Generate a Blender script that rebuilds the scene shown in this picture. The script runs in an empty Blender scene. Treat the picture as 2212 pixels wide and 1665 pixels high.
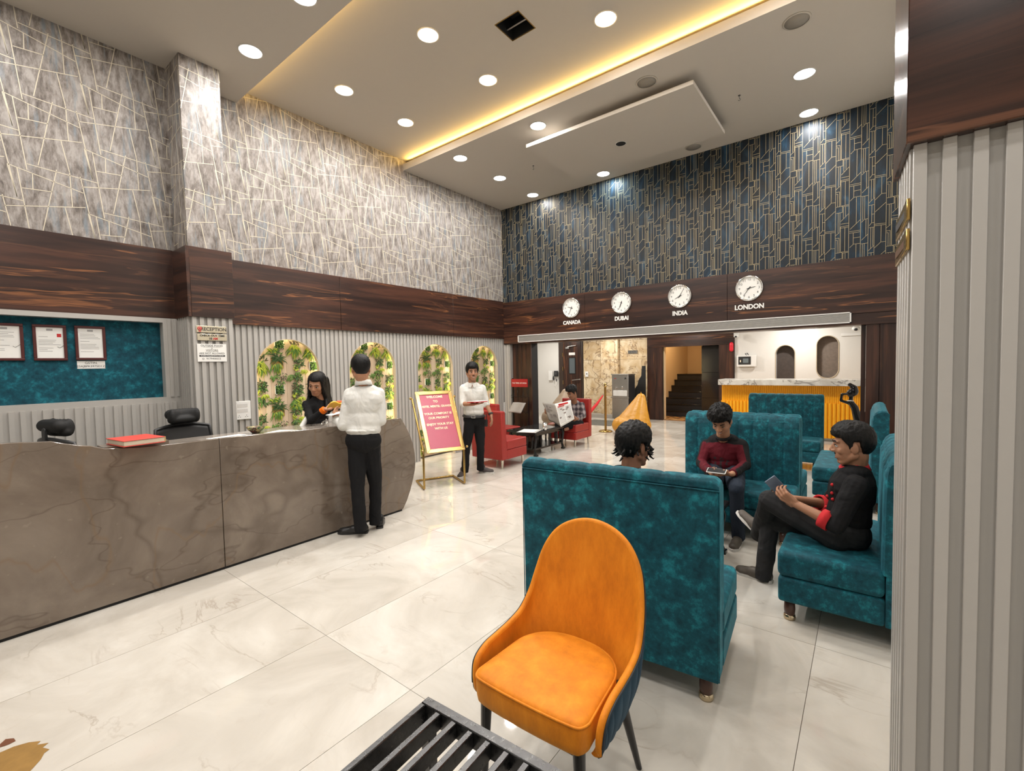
import bpy, bmesh, math, random
from mathutils.bvhtree import BVHTree
from mathutils import Vector, Matrix, noise
random.seed(7)
PI = math.pi
V = Vector
SC = bpy.context.scene
COL = SC.collection

# ------------------------------------------------------------------ camera, world, exposure, lamps
CAMLOC = V((0, 0, 1.55))
CAMROT = Matrix(((0.789753, -0.010933, 0.613327), (0.613096, 0.046911, -0.788613), (-0.020150, 0.998839, 0.043751)))
cam_data = bpy.data.cameras.new('camera'); cam_data.sensor_width = 36; cam_data.lens = 36 * 983.087 / 2212
cam_data.clip_start = 0.05; cam_data.clip_end = 100
cam = bpy.data.objects.new('camera', cam_data); COL.objects.link(cam)
cam.matrix_world = Matrix.Translation(CAMLOC) @ CAMROT.to_4x4()
SC.camera = cam
world = bpy.data.worlds.new('world'); SC.world = world; world.use_nodes = True
world.node_tree.nodes['Background'].inputs[0].default_value = (1, .93, .84, 1)
world.node_tree.nodes['Background'].inputs[1].default_value = 0.05
SC.view_settings.view_transform = 'Standard'; SC.view_settings.look = 'None'
SC.view_settings.exposure = 0.12; SC.view_settings.gamma = 1.0; SC.view_settings.use_curve_mapping = False
DOWN_W, DOWN_C = 22.0, (1.0, .965, .93)
BACK_W = 27.0
COVE_W, COVE_C = 30.0, (1.0, .62, .16)
NICHE_W, NICHE_C = 4.2, (1.0, .82, .44)

def area(name, loc, direction, sx, sy, power, color, shape='RECTANGLE', xaxis=None, spread=None):
    l = bpy.data.lights.new(name, 'AREA'); l.shape = shape; l.size = sx
    if shape in ('RECTANGLE', 'ELLIPSE'): l.size_y = sy
    l.energy = power; l.color = color
    if spread: l.spread = spread
    o = bpy.data.objects.new(name, l); COL.objects.link(o)
    z = -V(direction).normalized()
    x = V(xaxis) if xaxis else (V((1, 0, 0)) if abs(z.x) < .9 else V((0, 1, 0)))
    x = (x - z * x.dot(z)).normalized(); y = z.cross(x)
    m = Matrix((x, y, z)).transposed().to_4x4(); m.translation = V(loc); o.matrix_world = m
    return o

# room numbers (metres)
XL, YB, ZC, ZT = -5.79, 7.2, 4.65, 4.81
DOWN = [(-4.75, 2.08, ZC), (-3.72, 2.07, ZC), (-4.80, 5.03, ZC), (-3.39, 5.02, ZC), (-4.81, 5.97, ZC), (-4.83, 6.94, ZC),
        (-3.42, 6.94, ZC), (-.56, 6.0, ZC), (-.6, 6.96, ZC), (-3.43, 3.18, ZT), (-4.86, 3.16, ZT), (-1.98, 4.1, ZT),
        (-3.44, 4.09, ZT), (-4.87, 4.07, ZT), (-1.98, 3.17, ZT), (-.57, 4.1, ZT),
        # the grid goes on behind the camera; rightmost lamp added to brighten the pillar
        (-2.3, 2.07, ZC), (-4.75, .4, ZC), (-3.3, .4, ZC), (-1.6, .4, ZC), (.6, .4, ZC), (1.8, .5, ZC), (-.3, -.6, ZC), (-4.0, -1.6, ZC), (-2.0, -1.6, ZC), (.8, -1.6, ZC)]
for i, (x, y, z) in enumerate(DOWN):
    wall_side = y > 6.9      # the three lamps washing the blue wall are dimmer, one of them cold white
    area('downlight_lamp', (x, y, z - .012), (0, 0, -1), .185, .185, DOWN_W * (.45 if wall_side else 1), (.62, .86, 1.0) if (wall_side and -3.5 < x < -3.3) else DOWN_C, 'DISK')
for x, y in ((-1.0, 9.0), (-2.6, 9.3), (-4.6, 8.9), (-6.4, 9.4), (-1.2, 11.4), (-3.6, 11.2), (-5.6, 11.2), (-7.6, 11.0)):
    area('back_hall_lamp', (x, y, 2.57), (0, 0, -1), .18, .18, BACK_W, (1, .96, .90), 'DISK')
area('stair_lamp', (-3.9, 13.6, 2.9), (0, 0, -1), .3, .3, 30, (1, .72, .40), 'DISK')
area('cove_lamp', (-2.7, 4.80, 4.766), (0, -.92, .39), 6.0, .03, COVE_W, COVE_C, xaxis=(1, 0, 0))
area('cove_lamp', (-2.7, 2.30, 4.766), (0, .92, .39), 6.0, .03, COVE_W * .75, COVE_C, xaxis=(1, 0, 0))
NICHES = [2.84, 4.09, 5.34, 6.58]
for yc in NICHES:
    for s in (-1, 1):
        area('niche_lamp', (-5.865, yc + s * .445, .95), (-.55, -s, 0), 1.75, .025, NICHE_W, NICHE_C, xaxis=(0, 0, 1))
    area('niche_lamp', (-5.865, yc, 2.03), (-.5, 0, -1), .7, .025, NICHE_W * .5, NICHE_C, xaxis=(0, 1, 0))

# ------------------------------------------------------------------ helpers
W = {}
def wm(o): return W.get(o.name, Matrix.Identity(4))

def at(px, py, dist):
    "point seen at a pixel of the 2212x1665 photograph, at a horizontal distance from the camera"
    r = CAMROT @ V((px - 1106, -(py - 832.5), -983.087))
    return CAMLOC + r * (dist / math.hypot(r.x, r.y))
def aty(px, py, y):
    r = CAMROT @ V((px - 1106, -(py - 832.5), -983.087)); return CAMLOC + r * (y / r.y)
def atx(px, py, x):
    r = CAMROT @ V((px - 1106, -(py - 832.5), -983.087)); return CAMLOC + r * (x / r.x)
def atz(px, py, z):
    r = CAMROT @ V((px - 1106, -(py - 832.5), -983.087)); return CAMLOC + r * ((z - 1.55) / r.z)

def thing(name, label, cat, loc=(0, 0, 0), rotz=0, group=None):
    o = bpy.data.objects.new(name, None); COL.objects.link(o); o.empty_display_size = .05
    o.location = loc; o.rotation_euler = (0, 0, rotz)
    o['label'] = label; o['category'] = cat
    if group: o['group'] = group
    W[o.name] = Matrix.Translation(V(loc)) @ Matrix.Rotation(rotz, 4, 'Z')
    return o
def tag(o, label, cat, group=None):
    o['label'] = label; o['category'] = cat
    if group: o['group'] = group
    return o
def link(name, me, parent=None, world=True, mats=()):
    if not isinstance(mats, (list, tuple)): mats = [mats]
    for m in mats: me.materials.append(m)
    o = bpy.data.objects.new(name, me); COL.objects.link(o)
    if parent:
        o.parent = parent
        if world: me.transform(wm(parent).inverted())
        W[o.name] = wm(parent).copy()
    return o

class MB:
    def __init__(s): s.v = []; s.f = []; s.m = []; s.sm = []; s.T = None
    def add(s, vs, fs, mi=0, smooth=False):
        b = len(s.v)
        s.v += [(s.T @ V(p)) if s.T else V(p) for p in vs]
        for f in fs: s.f.append([b + i for i in f]); s.m.append(mi); s.sm.append(smooth)
        return s
    def box(s, x0, x1, y0, y1, z0, z1, mi=0):
        vs = [(x0, y0, z0), (x1, y0, z0), (x1, y1, z0), (x0, y1, z0), (x0, y0, z1), (x1, y0, z1), (x1, y1, z1), (x0, y1, z1)]
        return s.add(vs, [(0, 3, 2, 1), (4, 5, 6, 7), (0, 1, 5, 4), (1, 2, 6, 5), (2, 3, 7, 6), (3, 0, 4, 7)], mi)
    def hexa(s, a, mi=0):
        return s.add(a, [(0, 3, 2, 1), (4, 5, 6, 7), (0, 1, 5, 4), (1, 2, 6, 5), (2, 3, 7, 6), (3, 0, 4, 7)], mi)
    def cyl(s, p0, p1, r0, r1=None, n=16, mi=0, caps=True):
        r1 = r0 if r1 is None else r1; p0, p1 = V(p0), V(p1); d = (p1 - p0).normalized()
        a = d.orthogonal().normalized(); b = d.cross(a)
        vs = [p0 + (a * math.cos(t) + b * math.sin(t)) * r0 for t in [2 * PI * i / n for i in range(n)]]
        vs += [p1 + (a * math.cos(t) + b * math.sin(t)) * r1 for t in [2 * PI * i / n for i in range(n)]]
        s.add(vs, [(i, (i + 1) % n, n + (i + 1) % n, n + i) for i in range(n)], mi, True)
        if caps:
            s.add(vs[:n], [tuple(range(n))[::-1]], mi); s.add(vs[n:], [tuple(range(n))], mi)
        return s
    def tube(s, pts, r, n=10, closed=False, mi=0):
        pts = [V(p) for p in pts]; N = len(pts); vs = []; up = None
        for i, p in enumerate(pts):
            d = (pts[(i + 1) % N] - pts[i - 1]) if closed else (pts[min(i + 1, N - 1)] - pts[max(i - 1, 0)])
            d.normalize()
            if up is None: up = d.orthogonal().normalized()
            a = (up - d * up.dot(d)).normalized(); up = a; b = d.cross(a)
            rr = r[i] if isinstance(r, (list, tuple)) else r
            vs += [p + (a * math.cos(2 * PI * k / n) + b * math.sin(2 * PI * k / n)) * rr for k in range(n)]
        fs = []
        for i in range(N if closed else N - 1):
            j = (i + 1) % N
            fs += [(i * n + k, i * n + (k + 1) % n, j * n + (k + 1) % n, j * n + k) for k in range(n)]
        s.add(vs, fs, mi, True)
        if not closed:
            s.add(vs[:n], [tuple(range(n))[::-1]], mi); s.add(vs[-n:], [tuple(range(n))], mi)
        return s
    def lathe(s, prof, c=(0, 0, 0), n=24, mi=0, smooth=True, axis=None):
        c = V(c); Z = V(axis).normalized() if axis else V((0, 0, 1)); A = Z.orthogonal().normalized(); B = Z.cross(A)
        vs = []
        for r, z in prof: vs += [c + (A * math.cos(2 * PI * k / n) + B * math.sin(2 * PI * k / n)) * max(r, 1e-4) + Z * z for k in range(n)]
        fs = []
        for i in range(len(prof) - 1):
            fs += [(i * n + k, i * n + (k + 1) % n, (i + 1) * n + (k + 1) % n, (i + 1) * n + k) for k in range(n)]
        return s.add(vs, fs, mi, smooth)
    def prism(s, poly, o, ux, uy, un, h, mi=0):
        "polygon given in the plane (ux,uy) at o, thickness h along un"
        o, ux, uy, un = V(o), V(ux), V(uy), V(un); n = len(poly)
        a = [o + ux * p[0] + uy * p[1] for p in poly]; b = [p + un * h for p in a]
        s.add(a + b, [tuple(range(n))[::-1], tuple(range(n, 2 * n))] + [(i, (i + 1) % n, n + (i + 1) % n, n + i) for i in range(n)], mi)
        return s
    def ell(s, c, r, R=None, nu=20, nv=12, mi=0):
        c = V(c); R = R or Matrix.Identity(3); vs = []; fs = []
        for j in range(nv + 1):
            ph = PI * j / nv
            for i in range(nu):
                th = 2 * PI * i / nu
                vs.append(c + R @ V((r[0] * math.sin(ph) * math.cos(th), r[1] * math.sin(ph) * math.sin(th), r[2] * math.cos(ph))))
        for j in range(nv):
            for i in range(nu):
                fs.append((j * nu + i, (j + 1) * nu + i, (j + 1) * nu + (i + 1) % nu, j * nu + (i + 1) % nu))
        return s.add(vs, fs, mi, True)
    def cap(s, a, b, ra, rb=None, n=12, mi=0):
        "round-ended limb"
        rb = ra if rb is None else rb; a, b = V(a), V(b); d = b - a
        if d.length < 1e-5: return s.ell(a, (ra,) * 3, nu=n, nv=8, mi=mi)
        d.normalize(); u = d.orthogonal().normalized(); w = d.cross(u); rings = []
        for k in range(0, 5):
            t = PI / 2 * (1 - k / 4); rings.append((a - d * ra * math.sin(t), max(ra * math.cos(t), 1e-4)))
        for k in range(0, 5):
            t = PI / 2 * k / 4; rings.append((b + d * rb * math.sin(t), max(rb * math.cos(t), 1e-4)))
        vs = []
        for p, r in rings: vs += [p + (u * math.cos(2 * PI * i / n) + w * math.sin(2 * PI * i / n)) * r for i in range(n)]
        fs = []
        for j in range(len(rings) - 1): fs += [(j * n + i, j * n + (i + 1) % n, (j + 1) * n + (i + 1) % n, (j + 1) * n + i) for i in range(n)]
        return s.add(vs, fs, mi, True)
    def grid(s, P, nu, nv, mi=0, smooth=True, closeu=False):
        vs = [P(i / (nu if closeu else nu - 1), j / (nv - 1)) for j in range(nv) for i in range(nu)]
        fs = []
        for j in range(nv - 1):
            for i in range(nu if closeu else nu - 1):
                k = (i + 1) % nu; fs.append((j * nu + i, j * nu + k, (j + 1) * nu + k, (j + 1) * nu + i))
        return s.add(vs, fs, mi, smooth)
    def mesh(s, name):
        me = bpy.data.meshes.new(name); me.from_pydata([tuple(v) for v in s.v], [], s.f)
        me.polygons.foreach_set('material_index', s.m); me.polygons.foreach_set('use_smooth', s.sm); me.update()
        return me
    def build(s, name, mats, parent=None, bevel=0, segs=2, world=True, kind=None, smooth=None, solid=0, sub=0):
        me = s.mesh(name)
        if smooth is not None: me.polygons.foreach_set('use_smooth', [smooth] * len(me.polygons))
        o = link(name, me, parent, world, mats)
        if solid:
            md = o.modifiers.new('solid', 'SOLIDIFY'); md.thickness = solid; md.offset = 0
        if bevel:
            md = o.modifiers.new('bevel', 'BEVEL'); md.width = bevel; md.segments = segs; md.limit_method = 'ANGLE'; md.angle_limit = .6
            md.harden_normals = False
            for p in me.polygons: p.use_smooth = True
            try:
                me.set_sharp_from_angle(angle=.7)
            except Exception: pass
        if sub:
            md = o.modifiers.new('sub', 'SUBSURF'); md.levels = sub; md.render_levels = sub
        if kind: o['kind'] = kind
        return o
def struct(o): o['kind'] = 'structure'; return o

def evalmesh(o):
    dg = bpy.context.evaluated_depsgraph_get(); ev = o.evaluated_get(dg)
    return bpy.data.meshes.new_from_object(ev)
def organic(name, mb, mats, parent, voxel=.006, smooth=4, disp=None, pick=None, world=True):
    "joins overlapping rounded volumes into one continuous skin"
    me = mb.mesh(name + '_raw'); o = bpy.data.objects.new('raw', me); COL.objects.link(o)
    r = o.modifiers.new('r', 'REMESH'); r.mode = 'VOXEL'; r.voxel_size = voxel
    if smooth:
        m = o.modifiers.new('s', 'SMOOTH'); m.iterations = smooth; m.factor = .5
    out = evalmesh(o); bpy.data.objects.remove(o); bpy.data.meshes.remove(me)
    if disp:
        nr = [v.normal.copy() for v in out.vertices]
        for v, n_ in zip(out.vertices, nr): v.co += n_ * disp(v.co)
    out.name = name
    out.polygons.foreach_set('use_smooth', [True] * len(out.polygons))
    out.materials.clear()
    if pick: out.polygons.foreach_set('material_index', [pick(p.center, p.normal) for p in out.polygons])
    return link(name, out, parent, world, mats)
def text(name, s, loc, right, up, size, mat, parent=None, extrude=.001, align='CENTER', bold=0, sx=1.0, font=None):
    cu = bpy.data.curves.new(name, 'FONT'); cu.body = s; cu.size = size; cu.extrude = extrude; cu.align_x = align; cu.align_y = 'CENTER'
    cu.offset = bold; cu.resolution_u = 3
    o = bpy.data.objects.new(name, cu); COL.objects.link(o)
    r = V(right).normalized(); u = V(up).normalized(); n = r.cross(u)
    m = Matrix((r * sx, u, n)).transposed().to_4x4(); m.translation = V(loc)
    me = evalmesh(o); bpy.data.objects.remove(o); bpy.data.curves.remove(cu)
    me.name = name; me.materials.clear(); me.transform(m)
    return link(name, me, parent, True, [mat])
def dup(root, loc=None, rotz=None, label=None, group=None):
    r = root.copy(); COL.objects.link(r)
    if loc is not None: r.location = loc
    if rotz is not None: r.rotation_euler = (0, 0, rotz)
    if label: r['label'] = label
    if group: r['group'] = group
    W[r.name] = Matrix.Translation(r.location) @ Matrix.Rotation(r.rotation_euler.z, 4, 'Z')
    for ch in list(root.children):
        c = ch.copy(); COL.objects.link(c); c.parent = r
        for g in ch.children:
            d = g.copy(); COL.objects.link(d); d.parent = c
    return r

# ------------------------------------------------------------------ materials
class NT:
    def __init__(s, name):
        s.mat = bpy.data.materials.new(name); s.mat.use_nodes = True; s.t = s.mat.node_tree; s.n = s.t.nodes; s.b = s.n['Principled BSDF']
        s.tc = None
    def node(s, k, **kw):
        n = s.n.new(k)
        for a, b in kw.items(): setattr(n, a, b)
        return n
    def L(s, a, b): s.t.links.new(a, b)
    def co(s, scale=(1, 1, 1), rot=(0, 0, 0), rnd=False, coord='Object'):
        if not s.tc: s.tc = s.node('ShaderNodeTexCoord')
        m = s.node('ShaderNodeMapping'); m.inputs['Scale'].default_value = scale; m.inputs['Rotation'].default_value = rot
        s.L(s.tc.outputs[coord], m.inputs['Vector'])
        if rnd:
            oi = s.node('ShaderNodeObjectInfo'); mu = s.node('ShaderNodeMath', operation='MULTIPLY'); mu.inputs[1].default_value = 37.0
            s.L(oi.outputs['Random'], mu.inputs[0]); s.L(mu.outputs[0], m.inputs['Location'])
        return m.outputs[0]
    def noise(s, vec, scale=5, detail=4, rough=.5, dist=0):
        n = s.node('ShaderNodeTexNoise'); n.inputs['Scale'].default_value = scale; n.inputs['Detail'].default_value = detail
        n.inputs['Roughness'].default_value = rough; n.inputs['Distortion'].default_value = dist
        s.L(vec, n.inputs['Vector']); return n.outputs[0]
    def ramp(s, fac, stops, interp='LINEAR'):
        r = s.node('ShaderNodeValToRGB'); r.color_ramp.interpolation = interp; e = r.color_ramp.elements
        while len(e) < len(stops): e.new(.5)
        for el, (p, c) in zip(e, stops): el.position = p; el.color = (*c, 1) if len(c) == 3 else c
        s.L(fac, r.inputs[0]); return r.outputs[0]
    def mix(s, fac, a, b, bt='MIX'):
        m = s.node('ShaderNodeMix', data_type='RGBA', blend_type=bt)
        for i, x in ((0, fac), (6, a), (7, b)):
            if hasattr(x, 'is_output'): s.L(x, m.inputs[i])
            else: m.inputs[i].default_value = x if i == 0 else (*x, 1)
        return m.outputs[2]
    def math(s, op, a, b=0):
        m = s.node('ShaderNodeMath', operation=op)
        for i, x in enumerate((a, b)):
            if hasattr(x, 'is_output'): s.L(x, m.inputs[i])
            else: m.inputs[i].default_value = x
        return m.outputs[0]
    def bump(s, h, strength=.3, dist=.01):
        b = s.node('ShaderNodeBump'); b.inputs['Strength'].default_value = strength; b.inputs['Distance'].default_value = dist
        s.L(h, b.inputs['Height']); s.L(b.outputs[0], s.b.inputs['Normal'])
    def col(s, c):
        if hasattr(c, 'is_output'): s.L(c, s.b.inputs['Base Color'])
        else: s.b.inputs['Base Color'].default_value = (*c, 1)
    def set(s, **k):
        for a, b in k.items():
            nm = {'rough': 'Roughness', 'metal': 'Metallic', 'spec': 'Specular IOR Level', 'sheen': 'Sheen Weight', 'sheenr': 'Sheen Roughness',
                  'coat': 'Coat Weight', 'coatr': 'Coat Roughness', 'trans': 'Transmission Weight', 'sss': 'Subsurface Weight', 'emis': 'Emission Strength', 'alpha': 'Alpha'}[a]
            if hasattr(b, 'is_output'): s.L(b, s.b.inputs[nm])
            else: s.b.inputs[nm].default_value = b
        return s.mat
def plain(name, c, rough=.5, metal=0, grain=.04, **k):
    "plain colour with a little uneven grain"
    t = NT(name); v = t.co((1, 1, 1)); n = t.noise(v, 18, 3, .6)
    a = tuple(max(0, x * (1 - grain)) for x in c); b = tuple(min(1, x * (1 + grain)) for x in c)
    t.col(t.mix(n, a, b)); return t.set(rough=rough, metal=metal, **k)
def glow(name, c, strength, base=(.9, .9, .9)):
    t = NT(name); t.col(base); t.b.inputs['Emission Color'].default_value = (*c, 1); return t.set(emis=strength, rough=.5)

def m_wood(name, axis, bright=1.0, rnd=False):
    t = NT(name); sc = {'x': (.35, 6, 6), 'y': (6, .35, 6), 'z': (6, 6, .35)}[axis]
    v = t.co(sc, rnd=rnd)
    n1 = t.noise(v, 1.6, 6, .6, .6); n2 = t.noise(v, 2.3, 3, .5, 1.5)
    sc2 = tuple(x * .55 for x in sc); v2 = t.co(sc2, rnd=rnd); n3 = t.noise(v2, 3.4, 3, .5, .5)
    c1 = t.ramp(n1, [(.30, (.012, .006, .005)), (.5, (.036, .016, .011)), (.62, (.070, .028, .017)), (.75, (.034, .015, .011))])
    st = t.ramp(n3, [(.625, (0, 0, 0)), (.645, (.9, .9, .9)), (.66, (.1, .1, .1)), (.74, (0, 0, 0))])
    c2 = t.mix(st, c1, (.24 * bright, .095 * bright, .038 * bright)); 
    st2 = t.ramp(n2, [(.60, (0, 0, 0)), (.66, (.7, .7, .7)), (.71, (0, 0, 0))])
    t.col(t.mix(st2, c2, (.10 * bright, .042 * bright, .022 * bright)))
    return t.set(rough=.30, spec=.45)
WOOD_Y = m_wood('walnut_along_y', 'y'); WOOD_X = m_wood('walnut_along_x', 'x'); WOOD_Z = m_wood('walnut_upright', 'z', .45)
WOOD_Z2 = m_wood('walnut_upright_dark', 'z', .25)

def m_floor():
    t = NT('floor_marble'); v = t.co((1, 1, 1), rnd=True)
    n1 = t.noise(v, 1.3, 6, .6, .9); n2 = t.noise(t.co((1.0, 2.2, 1), rot=(0, 0, .6), rnd=True), 1.1, 7, .55, 1.2)
    base = t.ramp(n1, [(.3, (.47, .43, .37)), (.5, (.585, .545, .48)), (.7, (.70, .665, .60))])
    vein = t.math('ABSOLUTE', t.math('SUBTRACT', n2, .5)); vein = t.ramp(vein, [(0, (1, 1, 1)), (.006, (.5, .5, .5)), (.018, (0, 0, 0))])
    gate = t.ramp(t.noise(v, 2.2, 2, .5), [(.48, (0, 0, 0)), (.62, (1, 1, 1))])
    vein = t.mix(1.0, vein, gate, 'MULTIPLY')
    c = t.mix(t.math('MULTIPLY', vein, .42), base, (.27, .20, .14))
    n3 = t.noise(v, 7, 6, .65, 1.5)
    c = t.mix(t.math('MULTIPLY', t.ramp(n3, [(.60, (0, 0, 0)), (.72, (1, 1, 1))]), .22), c, (.44, .36, .28))
    t.col(c); return t.set(rough=.035, spec=.5)
FLOOR = m_floor()
def m_stone():
    t = NT('brown_stone'); v = t.co((1, 1, 1)); vv = t.co((1, 1, 1.3), rot=(.5, 0, 0))
    n1 = t.noise(v, 1.6, 7, .62, .5)
    base = t.ramp(n1, [(.28, (.12, .092, .070)), (.5, (.185, .145, .113)), (.72, (.26, .212, .168))])
    n2 = t.noise(vv, .8, 3, .45, .1); a = t.ramp(t.math('ABSOLUTE', t.math('SUBTRACT', n2, .5)), [(0, (1, 1, 1)), (.005, (.6, .6, .6)), (.014, (0, 0, 0))])
    n3 = t.noise(t.co((1, 1.8, .8), rot=(-.7, 0, 0)), 1.1, 3, .45, .1); b = t.ramp(t.math('ABSOLUTE', t.math('SUBTRACT', n3, .47)), [(0, (1, 1, 1)), (.004, (.5, .5, .5)), (.010, (0, 0, 0))])
    n4 = t.noise(t.co((1, .8, 2.0), rot=(.35, 0, 0)), 1.7, 3, .45, .1); a4_ = t.ramp(t.math('ABSOLUTE', t.math('SUBTRACT', n4, .52)), [(0, (1, 1, 1)), (.004, (.5, .5, .5)), (.009, (0, 0, 0))])
    c = t.mix(t.math('MULTIPLY', a, .38), base, (.060, .040, .027)); c = t.mix(t.math('MULTIPLY', a4_, .4), c, (.065, .042, .028)); c = t.mix(t.math('MULTIPLY', b, .5), c, (.20, .13, .075))
    sp = t.ramp(t.noise(v, 22, 2, .5), [(.70, (0, 0, 0)), (.78, (1, 1, 1))]); c = t.mix(t.math('MULTIPLY', sp, .35), c, (.33, .28, .22))
    t.col(c); return t.set(rough=.16, spec=.5)
STONE = m_stone()
def m_velvet(name, dark, mid, light, scale=7, stretch=(1, 1, 1), sheen=.25, rough=.75):
    t = NT(name); v = t.co(stretch, rnd=False); n = t.noise(v, scale, 8, .72, .1); n2 = t.noise(v, scale * 5, 4, .6)
    c = t.ramp(n, [(.34, dark), (.52, mid), (.70, light)])
    c = t.mix(t.math('MULTIPLY', n2, .25), c, dark); t.col(c)
    t.bump(t.noise(v, 60, 2, .5), .15, .003)
    t.b.inputs['Sheen Tint'].default_value = (*[min(1, x * 4 + .1) for x in mid], 1)
    return t.set(rough=rough, sheen=sheen, spec=.25)
TEAL = m_velvet('teal_velvet', (.002, .032, .048), (.0045, .078, .104), (.016, .25, .30), 15, (1, 1, 1), .42, .7)
TEALW = m_velvet('teal_wallcloth', (.003, .033, .052), (.005, .075, .105), (.018, .22, .28), 13)
ORANGE = m_velvet('orange_velvet', (.58, .165, .008), (.74, .228, .011), (.86, .30, .020), 4, (3, 3, 1), .2, .6)
NAVY = m_velvet('navy_velvet', (.008, .026, .045), (.013, .042, .068), (.022, .065, .10), 5, (1, 1, 1), .3)
RED = plain('red_leatherette', (.33, .020, .016), .42, grain=.12)
MUSTARD = plain('mustard_leatherette', (.62, .29, .022), .42, grain=.08)
TAUPE = plain('taupe_leatherette', (.33, .235, .155), .5, grain=.08)
FLUTE = plain('grey_laminate', (.43, .41, .38), .33, grain=.02, spec=.45)
FLUTEB = plain('grey_laminate_groove', (.35, .335, .31), .45, grain=.02)
PAINT = plain('ceiling_paint', (.485, .445, .39), .75, grain=.015)
PAINTW = plain('white_wall_paint', (.72, .70, .66), .7, grain=.02)
BRASS = plain('polished_brass', (.62, .43, .17), .24, 1, .08)
BRASSD = plain('worn_brass', (.45, .30, .10), .25, 1, .12)
CHROME = plain('chrome', (.80, .80, .80), .10, 1, .02)
STEEL = plain('brushed_steel', (.52, .51, .49), .32, 1, .06)
BLACK = plain('black_lacquer', (.010, .010, .010), .22, grain=.2)
BLACKM = plain('black_matte', (.006, .006, .006), .7, grain=.2)
BLACKP = plain('black_plastic', (.02, .02, .021), .4, grain=.1)
DGREY = plain('dark_grey', (.06, .06, .06), .5)
WHITE = plain('white_plastic', (.80, .79, .76), .35, grain=.02)
PAPER = plain('white_paper', (.80, .79, .75), .7, grain=.03)
GREYP = plain('newsprint', (.34, .32, .29), .8, grain=.12)
INK = plain('black_ink', (.02, .02, .02), .5)
REDI = plain('red_ink', (.50, .02, .02), .5)
GOLDL = plain('pale_gold_line', (.58, .52, .40), .45, .15, .05)
GOLDB = plain('gold_line', (.42, .345, .20), .42, .3, .08)
LAMPW = glow('lamp_diffuser', (.96, .97, 1.0), 9.0)
def m_slats():
    t = NT('worn_black_wood'); v = t.co((1, 1, 1)); n = t.noise(v, 45, 5, .7, .5)
    t.col(t.ramp(n, [(.5, (.006, .006, .006)), (.70, (.03, .03, .03)), (.82, (.16, .155, .145))]))
    t.set(rough=t.ramp(n, [(.3, (.2, .2, .2)), (.7, (.45, .45, .45))])); t.bump(n, .25, .004); return t.set(spec=.8)
SLATB = m_slats()
def m_greywall():
    t = NT('grey_brushed_wallpaper'); v = t.co((5, 5, 1.6)); n = t.noise(v, 3.6, 9, .74, .25); n2 = t.noise(t.co((1, 1, 1)), 4, 4, .5); n3 = t.noise(t.co((9, 9, 1.2)), 2.2, 4, .6)
    c = t.ramp(n, [(.34, (.085, .070, .060)), (.43, (.165, .14, .122)), (.50, (.235, .208, .188)), (.61, (.35, .32, .295))])
    c = t.mix(t.ramp(n3, [(.55, (0, 0, 0)), (.68, (.6, .6, .6))]), c, (.17, .22, .26))
    t.col(c); t.bump(n, .1, .003); return t.set(rough=.42, spec=.4)
GREYWALL = m_greywall()
def m_bluewall():
    t = NT('navy_wallpaper'); v = t.co((3, 3, .8)); n = t.noise(v, 2.6, 5, .6, .8)
    vo = t.node('ShaderNodeTexVoronoi'); vo.inputs['Scale'].default_value = 6; t.L(t.co((1.6, 1, .5)), vo.inputs['Vector'])
    sep = t.node('ShaderNodeSeparateColor'); t.L(vo.outputs['Color'], sep.inputs[0])
    c = t.ramp(n, [(.35, (.005, .008, .012)), (.54, (.007, .020, .036)), (.74, (.022, .075, .13))])
    c = t.mix(t.math('MULTIPLY', sep.outputs[0], .5), c, (.014, .013, .011))
    t.col(c); return t.set(rough=.42, spec=.3)
BLUEWALL = m_bluewall()
def m_marble(name, base, vein, dark, scale=1.2, amt=.8):
    t = NT(name); v = t.co((1, 1, 1), rnd=True); n2 = t.noise(v, scale, 3, .55, 1.4); n3 = t.noise(v, scale * 1.3, 4, .6, 1.2)
    a = t.ramp(t.math('ABSOLUTE', t.math('SUBTRACT', n2, .5)), [(0, (1, 1, 1)), (.008, (.7, .7, .7)), (.022, (0, 0, 0))])
    c = t.mix(t.ramp(n3, [(.4, (0, 0, 0)), (.62, (1, 1, 1))]), base, vein)
    t.col(t.mix(t.math('MULTIPLY', a, amt), c, dark)); return t.set(rough=.22)
MARBLEY = m_marble('beige_veined_marble', (.70, .58, .40), (.54, .39, .22), (.17, .095, .05), 2.0, .75)
MARBLEW = m_marble('white_veined_marble', (.66, .64, .59), (.50, .47, .42), (.12, .10, .09), 2.2)
def m_skin(name, c):
    t = NT(name); n = t.noise(t.co((1, 1, 1)), 30, 3, .5); t.col(t.mix(n, tuple(x * .88 for x in c), tuple(min(1, x * 1.1) for x in c)))
    t.b.inputs['Subsurface Radius'].default_value = (.02, .008, .004)
    return t.set(rough=.5, spec=.35, sss=.08)
SKIN1 = m_skin('skin_tan', (.42, .215, .125)); SKIN2 = m_skin('skin_brown', (.27, .125, .072)); SKIN3 = m_skin('skin_medium', (.36, .18, .105))
def m_hair():
    t = NT('black_hair'); n = t.noise(t.co((60, 60, 12)), 1.5, 4, .6, .6); t.col(t.ramp(n, [(.4, (.003, .003, .003)), (.75, (.014, .012, .011))]))
    t.bump(n, .6, .006); return t.set(rough=.5, spec=.22)
HAIR = m_hair()
def m_cloth(name, c, scale=200, rough=.85, fold=0.0):
    t = NT(name); v = t.co((1, 1, 1)); n = t.noise(v, 9, 4, .6, .8); t.col(t.mix(n, tuple(x * .86 for x in c), tuple(min(1, x * 1.08) for x in c)))
    t.bump(t.noise(t.co((1.0, 1.0, .8), rot=(.5, .3, 0)), 7, 2, .45, 1.6), .5, .03); return t.set(rough=rough, spec=.2)
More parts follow.
